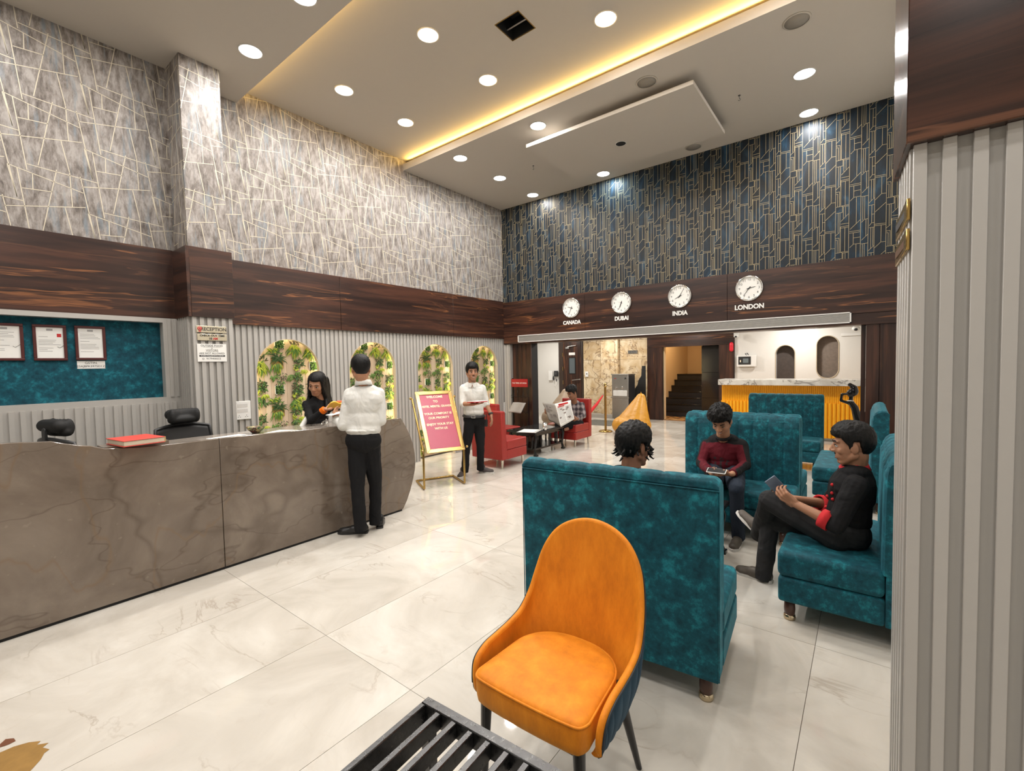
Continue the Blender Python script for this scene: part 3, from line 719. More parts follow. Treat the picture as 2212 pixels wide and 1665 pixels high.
t = thing('ceiling_hatch', 'open square black hatch with gold edge in the ceiling tray', 'hatch', (-2.70, 3.636, ZT))
hb = MB()
hb.box(-.136, .138, -.136, .136, .20, .21)
for a in ((-.137, -.13, -.136, .136), (.131, .138, -.136, .136), (-.13, .131, -.136, -.129), (-.13, .131, .129, .136)): hb.box(a[0], a[1], a[2], a[3], 0, .2)
hb.build('shaft', [BLACKM], t, world=False)
MB().box(-.13, .131, .028, .045, .04, .06).build('cross_bar', [STEEL], t, world=False)
eb = MB()
for a in ((-.142, -.134, -.142, .142), (.134, .142, -.142, .142), (-.134, .134, -.142, -.134), (-.134, .134, .134, .142)): eb.box(a[0], a[1], a[2], a[3], -.003, .0)
eb.build('edge_trim', [BRASSD], t, world=False)
for p, lb in ((atz(1152, 358, 4.649), 'small wire hook in the ceiling near the two wallpapers\' corner'), (atz(1597, 206, 4.649), 'small wire hook in the ceiling beside the hung slab')):
    t = thing('ceiling_hook', lb, 'hook', tuple(p))
    MB().tube([(0, 0, 0), (0, 0, -.03), (.012, 0, -.05), (0, 0, -.062), (-.012, 0, -.05)], .003, 6).build('wire', [DGREY], t, world=False)
    MB().cyl((0, 0, 0), (0, 0, -.004), .014).build('plate', [DGREY], t, world=False)

# ------------------------------------------------------------------ long air grille, clocks and city names on the beam
t = thing('air_grille', 'long white-framed air grille set in the walnut beam', 'air vent', (-2.77, 7.165, 2.0))
fb = MB(); X0, X1, Z0, Z1 = -5.39, -.15, 2.0, 2.136
for a in ((X0, X1, Z0, Z0 + .011), (X0, X1, Z1 - .011, Z1), (X0, X0 + .014, Z0, Z1), (X1 - .014, X1, Z0, Z1)): fb.box(a[0], a[1], 7.145, 7.166, a[2], a[3])
fb.build('frame', [WHITE], t)
MB().box(X0 + .01, X1 - .01, 7.163, 7.168, Z0 + .01, Z1 - .01).build('backing', [STEEL], t)
LOUV = plain('louver_grey', (.50, .485, .46), .4)
for k in range(9):
    z = Z0 + .016 + k * .0125
    MB().hexa([(X0 + .014, 7.150, z), (X1 - .014, 7.150, z), (X1 - .014, 7.163, z + .006), (X0 + .014, 7.163, z + .006), (X0 + .014, 7.150, z + .0015), (X1 - .014, 7.150, z + .0015), (X1 - .014, 7.163, z + .0075), (X0 + .014, 7.163, z + .0075)]).build('louver', [LOUV], t)
def clock(x, z, hour, minute, city, sec, r=.178):
    t = thing('wall_clock', 'round chrome-rimmed white wall clock above the lettering ' + city, 'clock', (x, 7.165, z), 0, 'wall clocks on the walnut beam')
    MB().lathe([(r - .026, .012), (r - .022, .030), (r - .008, .036), (r, .026), (r + .001, 0), (r - .03, 0)], (0, 0, 0), 48, axis=(0, -1, 0)).build('rim', [CHROME], t, world=False)
    MB().lathe([(0, .010), (r - .022, .010), (r - .022, .004)], (0, 0, 0), 48, axis=(0, -1, 0), smooth=False).build('dial', [PAPER], t, world=False)
    for h in range(1, 13):
        a = PI / 2 - h * PI / 6
        text('numeral', str(h), (x + math.cos(a) * r * .70, 7.1545, z + math.sin(a) * r * .70), (1, 0, 0), (0, 0, 1), .046, INK, t, .0006)
    def hand(nm, ang, l, w, y):
        d = V((math.cos(ang), 0, math.sin(ang))); s_ = V((-math.sin(ang), 0, math.cos(ang))) * w
        a, b, c_, e = -d * .03 + s_, -d * .03 - s_, d * l - s_ * .4, d * l + s_ * .4
        vs = [V((p.x, y, p.z)) for p in (a, b, c_, e)] + [V((p.x, y - .0015, p.z)) for p in (a, b, c_, e)]
        MB().hexa(vs).build(nm, [INK], t, world=False)
    hand('hour_hand', PI / 2 - (hour + minute / 60) * PI / 6, r * .46, .0055, -.0135); hand('minute_hand', PI / 2 - minute * PI / 30, r * .68, .0045, -.0155)
    hand('second_hand', PI / 2 - sec * PI / 30, r * .42, .0012, -.0175)
    MB().cyl((0, -.010, 0), (0, -.019, 0), .009).build('hub', [INK], t, world=False)
    n = thing('city_name', 'white raised lettering ' + city + ' under its clock', 'lettering', (x, 7.165, z - .26), 0, 'city names under the clocks')
    text('letters', city, (x, 7.161, z - .26), (1, 0, 0), (0, 0, 1), .092, WHITE, n, .004, bold=.0035, sx=.92)
clock(-4.181, 2.56, 9, 34, 'CANADA', 50); clock(-3.225, 2.558, 6, 34, 'DUBAI', 48); clock(-2.269, 2.562, 8, 5, 'INDIA', 12); clock(-1.307, 2.568, 2, 36, 'LONDON', 40)

# ------------------------------------------------------------------ plant panels inside the arches
LG = [plain('leaf_dark', (.022, .065, .012), .6, grain=.3), plain('leaf_mid', (.075, .17, .022), .6, grain=.3), plain('leaf_lime', (.30, .36, .03), .6, grain=.2), plain('leaf_brown', (.06, .045, .02), .6, grain=.3)]
PLANK = []
for i, c in enumerate([(.62, .47, .33), (.66, .53, .39), (.55, .42, .29)]):
    q = NT('pale_plank_%d' % i); n = q.noise(q.co((1, 9, .7), rnd=True), 4, 5, .6, .6)
    q.col(q.ramp(n, [(.3, tuple(x * .82 for x in c)), (.7, c)])); PLANK.append(q.set(rough=.75))
def leaf(mb, p, d, l, w, mi, droop=.0):
    "flat pointed leaf on the board: p=(y,z), d direction angle"
    n = 4; pts = []; a = d; q = V((p[0], p[1]))
    for k in range(n + 1):
        pts.append((q.copy(), a)); q = q + V((math.cos(a), math.sin(a))) * (l / n); a += droop / n * (-1 if math.cos(a) > 0 else 1)
    vs = []; x0 = random.uniform(.006, .028)
    for k, (q, a) in enumerate(pts):
        t_ = k / n; ww = w * math.sin(PI * min(1, .12 + t_ * .88)) ** .8 * .5 + .0004
        for s_ in (1, -1): vs.append((x0 + .012 * math.sin(PI * t_), q.x - math.sin(a) * ww * s_, q.y + math.cos(a) * ww * s_))
    mb.add(vs, [(2 * k, 2 * k + 2, 2 * k + 3, 2 * k + 1) for k in range(n)], mi)
def tuft(kind, cy, cz):
    mb = MB(); R = random.uniform
    if kind == 'palm':
        for k in range(26): leaf(mb, (cy + R(-.03, .03), cz + .06 + R(-.02, .02)), PI / 2 + R(-1.9, 1.9), R(.07, .13), .012, 0, .9)
        for k in range(34): leaf(mb, (cy - .02 + R(-.05, .07), cz + R(-.03, .01)), -PI / 2 + R(-.7, .7), R(.07, .13), .011, random.choice((1, 1, 2)), .3)
        for k in range(22): leaf(mb, (cy - .03 + R(-.05, .05), cz + .12 + R(-.01, .02)), PI / 2 + R(-1.5, 1.5), R(.05, .10), .012, random.choice((1, 2)), 1.2)
    elif kind == 'fern':
        for k in range(46): leaf(mb, (cy + R(-.03, .05), cz + .05 + R(-.04, .04)), -PI / 2 + R(-1.1, 1.1), R(.08, .14), .013, random.choice((1, 1, 2, 2)), .5)
        for k in range(14): leaf(mb, (cy + R(-.03, .07), cz + .09 + R(-.02, .03)), R(0, PI), R(.03, .06), .012, random.choice((0, 3)), .2)
    elif kind == 'shrub':
        for k in range(60): leaf(mb, (cy + R(-.05, .05), cz + .02 + R(-.05, .05)), R(0, 2 * PI), R(.03, .06), .013, random.choice((0, 0, 1, 3)), .3)
        for k in range(18): leaf(mb, (cy - .04 + R(-.02, .02), cz - .055 + R(-.02, .02)), R(0, 2 * PI), R(.02, .035), .018, 2, 0)
        for k in range(24): leaf(mb, (cy + .05 + R(-.03, .03), cz - .07), -PI / 2 + R(-.9, .9), R(.04, .08), .010, 2, .6)
        for k in range(40): leaf(mb, (cy - .01 + R(-.05, .05), cz - .12 + R(-.07, .03)), -PI / 2 + R(-1.3, 1.3), R(.03, .07), .011, random.choice((1, 0, 1)), .4)
    elif kind == 'trail':
        for k in range(36):
            z = cz + R(-.10, .06); leaf(mb, (cy + R(-.05, .05) * (1 - (cz - z)), z), -PI / 2 + R(-1.4, 1.4), R(.02, .05), .010, random.choice((0, 1, 3)), .3)
        for k in range(18): leaf(mb, (cy - .08 + R(-.03, .03), cz + .01 + R(-.02, .02)), R(-2.6, .2), R(.04, .07), .010, 1, .4)
    else:
        for k in range(90): leaf(mb, (cy + R(-.042, .042), cz + R(-.046, .046)), R(0, 2 * PI), R(.015, .03), .014, random.choice((0, 1, 1, 0)), 0)
    return mb
LAYOUT = [('box', -.05, 1.885), ('fern', .128, 1.79), ('palm', -.085, 1.63), ('shrub', .20, 1.62), ('trail', -.05, 1.46), ('trail', .157, 1.45), ('box', -.066, 1.30), ('shrub', .16, 1.27),
          ('shrub', -.30, 1.33), ('palm', -.094, 1.02), ('fern', .14, 1.09), ('shrub', .15, 1.0), ('box', .40, 1.60), ('fern', .34, 1.76), ('shrub', .38, 1.36), ('fern', .36, 1.12), ('fern', -.30, 1.58), ('shrub', -.31, .92), ('trail', -.06, .84),
          ('palm', -.09, .42), ('box', -.066, .69), ('shrub', .17, .66), ('fern', .14, .45), ('box', .38, .95), ('shrub', .36, .70), ('fern', .35, .45), ('shrub', -.30, .42), ('box', -.05, .14), ('fern', .16, .16), ('fern', -.28, .16)]
NL = ['first plant panel of fern tufts on pale planks, partly behind the woman', 'second plant panel of ferns on pale planks, behind the man with his back turned', 'third plant panel of ferns on pale planks, behind the welcome board', 'fourth plant panel of ferns on pale planks, behind the smiling man']
protos = {}
for kd in ('box', 'fern', 'palm', 'shrub', 'trail'):
    for v_ in range(3):
        me = tuft(kd, 0, 0).mesh(kd + '_leaves')
        for m_ in LG: me.materials.append(m_)
        protos[kd, v_] = me
for q, yc in enumerate(NICHES):
    t = thing('plant_panel', NL[q], 'plant panel', (-5.94, yc, 0), 0, 'lit plant panels in the arches')
    yy = -.485; k = 0
    while yy < .47:
        w_ = (.17, .075, .075, .2)[k % 4]
        MB().box(-.012, 0, yy + .001, min(yy + w_, .485) - .001, .03, 2.07).build('plank', [PLANK[(k * 2 + q) % 3]], t, world=False, bevel=.002, segs=1)
        yy += w_; k += 1
    for (kd, y, z) in LAYOUT:
        if kd == 'box':
            f = MB()
            for a in ((-.058, .058, .052, .058), (-.058, .058, -.058, -.052), (-.058, -.052, -.058, .058), (.052, .058, -.058, .058)): f.box(0, .012, y + a[0], y + a[1], z + a[2], z + a[3])
            f.box(0, .004, y - .052, y + .052, z - .052, z + .052, 1)
            f.build('planter_frame', [WHITE, LG[0]], t, world=False)
        elif kd in ('palm',):
            MB().box(0, .008, y - .07, y + .08, z - .06, z + .08).build('planter_box', [plain('planter_ochre', (.34, .19, .05), .7) if 'planter_ochre' not in bpy.data.materials else bpy.data.materials['planter_ochre']], t, world=False)
        o = bpy.data.objects.new('foliage', protos[kd, random.randrange(3)]); COL.objects.link(o); o.parent = t; o.location = (0, y, z); o['kind'] = 'stuff'
        if kd != 'box': o.scale = (1, random.uniform(.95, 1.15), random.uniform(.95, 1.15))

# ------------------------------------------------------------------ alcove: certificates, signs, switch plate
XN, YN, ZN = V((1, 0, 0)), V((0, 1, 0)), V((0, 0, 1))
MAHOG = plain('mahogany_frame', (.075, .012, .010), .35, grain=.15)
def cert(yc, zc, w, h, lb, kind):
    t = thing('framed_certificate', lb, 'certificate', (-5.726, yc, zc), 0, 'framed certificates on the teal cloth')
    f = MB(); b = .022
    for a in ((-w, w, h - b, h), (-w, w, -h, -h + b), (-w, -w + b, -h + b, h - b), (w - b, w, -h + b, h - b)): f.box(0, .018, a[0], a[1], a[2], a[3])
    f.build('frame', [MAHOG], t, world=False, bevel=.003)
    MB().box(0, .008, -w + b, w - b, -h + b, h - b).build('sheet', [PAPER], t, world=False)
    g = MB(); R = random.Random(kind); ww, hh = w - b - .01, h - b
    z = hh - .055
    g.box(.008, .0088, -.02, .02, hh - .030, hh - .012)
    while z > -hh + .05:
        if R.random() < .82: g.box(.008, .0086, -ww + .004, -ww + .004 + R.uniform(.35, .98) * 2 * ww * .95, z, z + .0035)
        z -= .0135 if R.random() < .8 else .03
    g.build('print', [plain('grey_print', (.33, .32, .31), .7) if 'grey_print' not in bpy.data.materials else bpy.data.materials['grey_print']], t, world=False)
    if kind == 2: MB().box(.008, .009, ww - .03, ww - .002, hh - .085, hh - .055).build('photo', [REDI], t, world=False)
    if kind != 3:
        MB().tube([(.009, .03 + ww * .2, -.035), (.009, .045 + ww * .2, -.045), (.009, .075 + ww * .2, -.02)], .0015, 5).build('signature', [INK], t, world=False)
cert(.690, 1.835, .107, .158, 'middle framed certificate in mahogany frame on teal cloth, with small red photo', 2)
cert(.958, 1.838, .107, .158, 'mahogany framed certificate above the paper number label', 3)
cert(.418, 1.835, .112, .158, 'mahogany framed certificate cut by the picture edge', 1)
cert(.148, 1.835, .107, .158, 'mahogany framed certificate farthest from the pilaster, outside the frame', 4)
t = thing('number_label', 'small white paper label GSTIN under a certificate', 'label', (-5.726, .955, 1.637))
MB().box(0, .0015, -.098, .098, -.036, .036).build('sheet', [PAPER], t, world=False)
text('print', 'GSTIN.', (-5.7235, .955, 1.653), YN, ZN, .03, DGREY, t, .0003); text('print', '23AJBPK3975D1ZJ', (-5.7235, .955, 1.622), YN, ZN, .026, DGREY, t, .0003)
BPL = plain('etched_brass_plate', (.62, .56, .42), .28, .7, .1)
px = -5.272
t = thing('reception_sign', 'brass RECEPTION plate with checkout time plate on the fluted pilaster', 'sign', (px, 1.808, 1.93))
MB().box(px, px + .008, 1.672, 1.944, 1.945, 2.013).build('plate', [BPL], t, bevel=.003)
MB().box(px, px + .008, 1.677, 1.944, 1.865, 1.932).build('plate', [BPL], t, bevel=.003)
text('letters', 'RECEPTION', (px + .009, 1.825, 1.979), YN, ZN, .048, INK, t, .0008, sx=.92, bold=.0006)
MB().lathe([(.012, 0), (.020, 0), (.020, .001), (.012, .001)], (px + .009, 1.700, 1.983), 20, axis=(1, 0, 0)).box(px + .009, px + .010, 1.690, 1.711, 1.951, 1.960).lathe([(0, 0), (.008, 0)], (px + .0095, 1.700, 1.983), 12, axis=(1, 0, 0)).build('emblem', [REDI], t)
text('letters', 'CHECK OUT TIME', (px + .009, 1.810, 1.915), YN, ZN, .028, INK, t, .0008, bold=.0008, sx=.98)
text('letters', '10', (px + .009, 1.792, 1.884), YN, ZN, .030, INK, t, .0008, bold=.001); text('letters', 'AM', (px + .009, 1.836, 1.884), YN, ZN, .030, REDI, t, .0008, bold=.001)
t = thing('notice_sheet', 'white paper notice OUTSIDE FOOD under the brass reception plates', 'notice', (px, 1.802, 1.742))
MB().box(px, px + .002, 1.672, 1.935, 1.652, 1.832).build('sheet', [PAPER], t)
for s_, z, sz in (('OUTSIDE FOOD', 1.812, .028), ('&', 1.788, .018), ('VISITORS', 1.766, .028), ('ARE NOT ALLOWED', 1.735, .025), ('9179400553', 1.681, .027)):
    text('print', s_, (px + .0025, 1.803 + (.012 if '9' in s_ else 0), z), YN, ZN, sz, INK, t, .0003, sx=.98)
MB().box(px + .002, px + .0026, 1.725, 1.882, 1.7985, 1.8).box(px + .002, px + .0026, 1.745, 1.860, 1.7525, 1.754).build('underline', [INK], t)
MB().box(px + .002, px + .0026, 1.688, 1.920, 1.702, 1.718).build('print_band', [INK], t)
text('print', 'Breakfast Timing 8.00 AM To 10.00 AM', (px + .0029, 1.804, 1.710), YN, ZN, .0125, PAPER, t, .0003)
MB().lathe([(.006, 0), (.009, 0), (.009, .0006), (.006, .0006)], (px + .0025, 1.722, 1.681), 14, axis=(1, 0, 0)).build('phone_symbol', [INK], t)
t = thing('switch_plate', 'large white switch and socket plate beside the first arch', 'switch', (-5.784, 2.265, 1.09))
MB().box(0, .018, -.085, .085, -.108, .108).build('plate', [WHITE], t, world=False, bevel=.004)
MB().box(.018, .020, -.062, .05, .035, .075).box(.018, .020, -.062, .05, -.025, .015).build('switch_row', [plain('switch_grey', (.62, .60, .57), .5)], t, world=False)
sk = MB()
for y in (-.045, .035):
    for dy, dz in ((0, .012), (-.011, -.006), (.011, -.006)): sk.cyl((.018, y + dy, -.072 + dz), (.0195, y + dy, -.072 + dz), .004, n=8)
sk.build('socket', [INK], t, world=False)
t = thing('paper_notice', 'white printed sheet on the battens behind the red chairs', 'notice', (-5.78, 7.0, .83))
p = atx(1093, 880, -5.78); t.location = p; W[t.name] = Matrix.Translation(p)
MB().box(.0, .003, -.075, .075, -.11, .11).build('sheet', [PAPER], t, world=False)
g = MB()
for k in range(9): g.box(.003, .0036, -.055, random.uniform(.01, .055), .08 - k * .018, .084 - k * .018)
g.build('print', [bpy.data.materials['grey_print']], t, world=False)

# ------------------------------------------------------------------ reception desk
desk = thing('reception_desk', 'long brown marble reception desk with rounded end and wavy top edge', 'desk', (-4.1, 1.0, 0))
def topz(y):
    K = [(-1.6, 1.10), (-.4, 1.10), (0, 1.148), (.247, 1.159), (.435, 1.143), (.58, 1.098), (.733, 1.052), (.90, 1.036), (1.3, 1.031), (2.43, 1.008), (3.2, 1.010)]
    for (a, za), (b, zb) in zip(K[:-1], K[1:]):
        if a <= y <= b:
            t_ = (y - a) / (b - a); t_ = t_ * t_ * (3 - 2 * t_) if za != zb and abs(za - zb) > .01 else t_; return za + (zb - za) * t_
    return 1.01
END = [(3.11, 0.02), (3.165, .10), (3.215, .20), (3.26, .32), (3.288, .42), (3.298, .50), (3.292, .60), (3.272, .70), (3.24, .79), (3.195, .88), (3.15, .955), (3.114, 1.009)]
def slab(y0, y1, end=False):
    top = []; n = 24
    for k in range(n + 1):
        y = y1 + (y0 - y1) * k / n; top.append((y, topz(y)))
    poly = ([(y0, .02)] + (END if end else [(y1, .02)]) + (top[1:] if end else top))
    return poly
for y0, y1, e in ((-1.6, -.10, 0), (-.096, 1.368, 0), (1.372, 3.114, 1)):
    MB().prism(slab(y0, y1, e), (-3.99, 0, 0), (0, 1, 0), (0, 0, 1), (1, 0, 0), .043).build('stone_panel', [STONE], desk, bevel=.0025, segs=1)
MB().box(-4.0, -3.957, -1.6, 3.10, 0, .02).build('skirting', [BLACKM], desk)
MB().box(-4.60, -3.99, -1.6, 3.06, .955, .985).build('countertop', [plain('grey_polished_stone', (.30, .26, .22), .10, grain=.15)], desk, bevel=.002, segs=1)
MB().box(-4.04, -3.992, -1.6, 3.05, 0, .955).build('inner_panel', [DGREY], desk)
MB().box(-4.60, -4.04, 3.0, 3.05, 0, .955).build('end_panel', [STONE], desk)
MB().box(-4.58, -4.04, -1.6, 3.0, .70, .725).build('shelf', [DGREY], desk)
# things on the desk
t = thing('ledger', 'thick red ledger book lying on the wavy desk edge', 'book', (-4.02, .88, 1.062), .12)
zb = 0
for m_, z0, z1, e in ((RED if False else plain('red_ledger_cover', (.62, .07, .05), .5), 0, .005, .006), (plain('page_block', (.62, .55, .42), .8), .005, .036, 0), (bpy.data.materials['red_ledger_cover'], .036, .041, .006)):
    MB().box(-.14 - e, .14 + e, -.115 - e, .115, z0, z1).build('cover' if e else 'pages', [m_], t, world=False, bevel=.002)
MB().tube([(-.14, .113, .005), (-.14, .128, .012), (-.14, .13, .02), (-.14, .128, .029), (-.14, .113, .036)], .004, 6).box(-.14, .14, .112, .122, .003, .038).build('spine', [plain('tan_spine', (.45, .32, .14), .6)], t, world=False)
t.rotation_euler = (0, .0, .12)
t = thing('support_shelf', 'flat stone ledge under the ledger', 'ledge', (-4.02, .88, .99)) if False else None
MB().box(-4.17, -3.992, .70, 1.06, .985, 1.060).build('ledge', [STONE], desk)
p = atz(553, 935, .986)
t = thing('painted_bowl', 'small wooden bowl painted with red and green flowers on the desk', 'bowl', (p.x, p.y, .986))
MB().lathe([(0, 0), (.03, 0), (.036, .006), (.062, .030), (.078, .055), (.080, .058), (.074, .056), (.058, .032), (.03, .012), (0, .010)], n=32).build('bowl', [(lambda q: (q.col(q.ramp(q.noise(q.co(), 26, 2, .5), [(.38, (.03, .10, .035)), (.46, (.30, .24, .10)), (.56, (.05, .03, .02)), (.64, (.36, .03, .04))], 'CONSTANT')), q.set(rough=.35))[1])(NT('painted_flowers'))], t, world=False)
p = atz(600, 934, .986)
t = thing('paper_stack', 'loose white papers on the desk beside the bowl', 'papers', (p.x, p.y, .986), .5)
for k in range(3): MB().box(-.10 + .01 * k, .10 + .01 * k, -.14, .14, .0012 * k, .0012 * (k + 1)).build('sheet', [PAPER], t, world=False)
p = atz(505, 945, .986)
t = thing('paper_sheet', 'single white glossy sheet lying on the polished countertop', 'paper', (p.x - .05, p.y, .986), .2)
MB().box(-.12, .12, -.14, .14, 0, .0012).build('sheet', [PAPER], t, world=False)
p = atz(699, 921, .986)
t = thing('wire_coil', 'small coil of chrome wire on the desk before the woman', 'wire', (p.x, p.y, .986))
mb = MB(); mb.tube([(.045 * math.cos(k * .4), .02 * math.sin(k * .4) + .0006 * k, .03 + .028 * math.sin(k * .4)) for k in range(48)], .0018, 6); mb.build('loop', [CHROME], t, world=False)
# office chairs behind the desk
def office_chair(loc, rz, lb, tilt=0):
    t = thing('office_chair', lb, 'chair', loc, rz, 'black mesh office chairs behind the desk')
    # faces +y locally
    P = lambda u, v: V(((u - .5) * .46 * (1 - .25 * (v - .5) ** 2), -.20 - .10 * v + .05 * (2 * u - 1) ** 2 * 1, .52 + v * .52 + .03 * math.cos((u - .5) * PI)))
    MB().grid(P, 20, 14).build('back_mesh', [BLACKP], t, world=False, solid=.01)
    rim_ = [P(k / 12, 0) for k in range(13)] + [P(1, k / 8) for k in range(1, 9)] + [P(1 - k / 12, 1) for k in range(1, 13)] + [P(0, 1 - k / 8) for k in range(1, 8)]
    MB().tube(rim_, .014, 8, closed=True).build('back_frame', [BLACKP], t, world=False)
    h = MB()
    for k in range(9):
        u = (k - 4) / 4; h.ell((u * .098, -.25 + .035 * u * u, 1.150), (.03, .036, .068), nu=12, nv=8)
    h.cap((-.085, -.27, 1.165), (.085, -.27, 1.165), .05); h.cap((-.09, -.23, 1.12), (.09, -.23, 1.12), .04)
    organic('headrest', h, [BLACKM], t, .008, 4, world=False)
    MB().box(-.02, .02, -.325, -.305, 1.0, 1.14).cap((0, -.31, 1.14), (0, -.27, 1.15), .018).build('headrest_stem', [BLACKP], t, world=False, bevel=.004)
    MB().box(-.24, .24, -.20, .26, .44, .52).build('seat', [BLACKM], t, world=False, bevel=.03, segs=3)
    MB().cyl((0, 0, .10), (0, 0, .44), .028).cyl((0, 0, .07), (0, 0, .20), .04).build('gas_column', [CHROME], t, world=False)
    for k in range(5):
        a = k * 2 * PI / 5; MB().cap((0, 0, .10), (.28 * math.cos(a), .28 * math.sin(a), .065), .025, .015).build('base_arm', [BLACKP], t, world=False)
        MB().ell((.28 * math.cos(a), .28 * math.sin(a), .028), (.028, .028, .028), nu=10, nv=6).build('caster', [BLACKP], t, world=False)
    MB().tube([(-.02, -.30, .9), (-.02, -.30, .55), (0, -.1, .42)], .02, 8).build('spine', [BLACKP], t, world=False)
    return t
p = atx(401, 909, -4.98); office_chair((p.x + .25, p.y, 0), math.radians(-90) + .08, 'black mesh office chair with headrest, nearer the pilaster')
p = atx(118, 919, -4.86); office_chair((p.x - .07, p.y + .24, 0), math.radians(18), 'black mesh office chair turned away, below the certificates')

# ------------------------------------------------------------------ welcome board on its brass easel
P1, P2, B1, B2 = V((-4.379, 3.788, 0)), V((-4.154, 4.284, 0)), V((-4.80, 4.02, 0)), V((-4.585, 4.50, 0))
w = (P2 - P1).normalized(); bk = V((0, 0, 1)).cross(w)
t = thing('welcome_easel', 'brass easel with pink welcome board before the arches', 'easel', tuple((P1 + P2) / 2), math.atan2(w.y, w.x))
th = .57; up = V((0, 0, math.cos(th))) + bk * math.sin(th); nrm = w.cross(up)
O = P1 + V((0, 0, .455)) + w * .045; WD = .515; HT = .90
r = .0135; z0 = V((0, 0, r))
def bendpath(p, b, top):
    return [b + z0, p + (b - p).normalized() * .05 + z0, p + V((0, 0, .012)) + z0 * 1, p + V((0, 0, .05)), p + V((0, 0, .44)), p + V((0, 0, .48)) + up * .02, top]
tops = []
for nm, P, B_ in (('post', P1, B1), ('post', P2, B2)):
    off = -.012 if P is P1 else .012
    top = P + V((0, 0, .46)) + up * .80 + w * (-.005 if P is P1 else .03)
    MB().tube(bendpath(P, B_, top), r, 12).build(nm, [BRASSD], t); tops.append(top)
    MB().ell(top + up * .005 - w * (.02 if P is P1 else -.02), (.018,) * 3).build('knob', [BRASS], t)
    MB().ell(P + V((0, 0, .50)) - w * (.01 if P is P1 else -.045), (.016,) * 3).build('knob', [BRASS], t)
MB().tube([B1 + z0, B2 + z0], r, 12).build('rear_bar', [BRASSD], t)
f = MB(); b = .052; f.T = Matrix((w, up, nrm)).transposed().to_4x4(); f.T.translation = O
for poly in ([(0, 0), (WD, 0), (WD - b, b), (b, b)], [(0, HT), (b, HT - b), (WD - b, HT - b), (WD, HT)], [(0, 0), (b, b), (b, HT - b), (0, HT)], [(WD, 0), (WD, HT), (WD - b, HT - b), (WD - b, b)]):
    f.prism(poly, (0, 0, 0), (1, 0, 0), (0, 1, 0), (0, 0, 1), .02)
f.build('frame', [BRASS], t, bevel=.004)
f = MB(); f.T = Matrix((w, up, nrm)).transposed().to_4x4(); f.T.translation = O
f.box(b - .01, WD - b + .01, b - .01, HT - b + .01, .004, .010); f.build('board', [plain('pink_board', (.42, .075, .12), .3, grain=.04)], t)
LET = plain('gold_letters', (.85, .70, .48), .3, .3)
for s_, v_, sz in (('WELCOME', .810, .048), ('TO', .740, .046), ('HOTEL MERITEL GRANDE', .665, .044), ('YOUR COMFORT IS', .555, .044), ('OUR PRIORITY', .492, .044), ('ENJOY YOUR STAY', .398, .044), ('WITH US', .335, .044)):
    text('letters', s_, O + w * (WD / 2) + up * (v_ + .0) + nrm * .0125, w, up, sz, LET, t, .0015, bold=.0006, sx=.84 if len(s_) > 16 else .98)

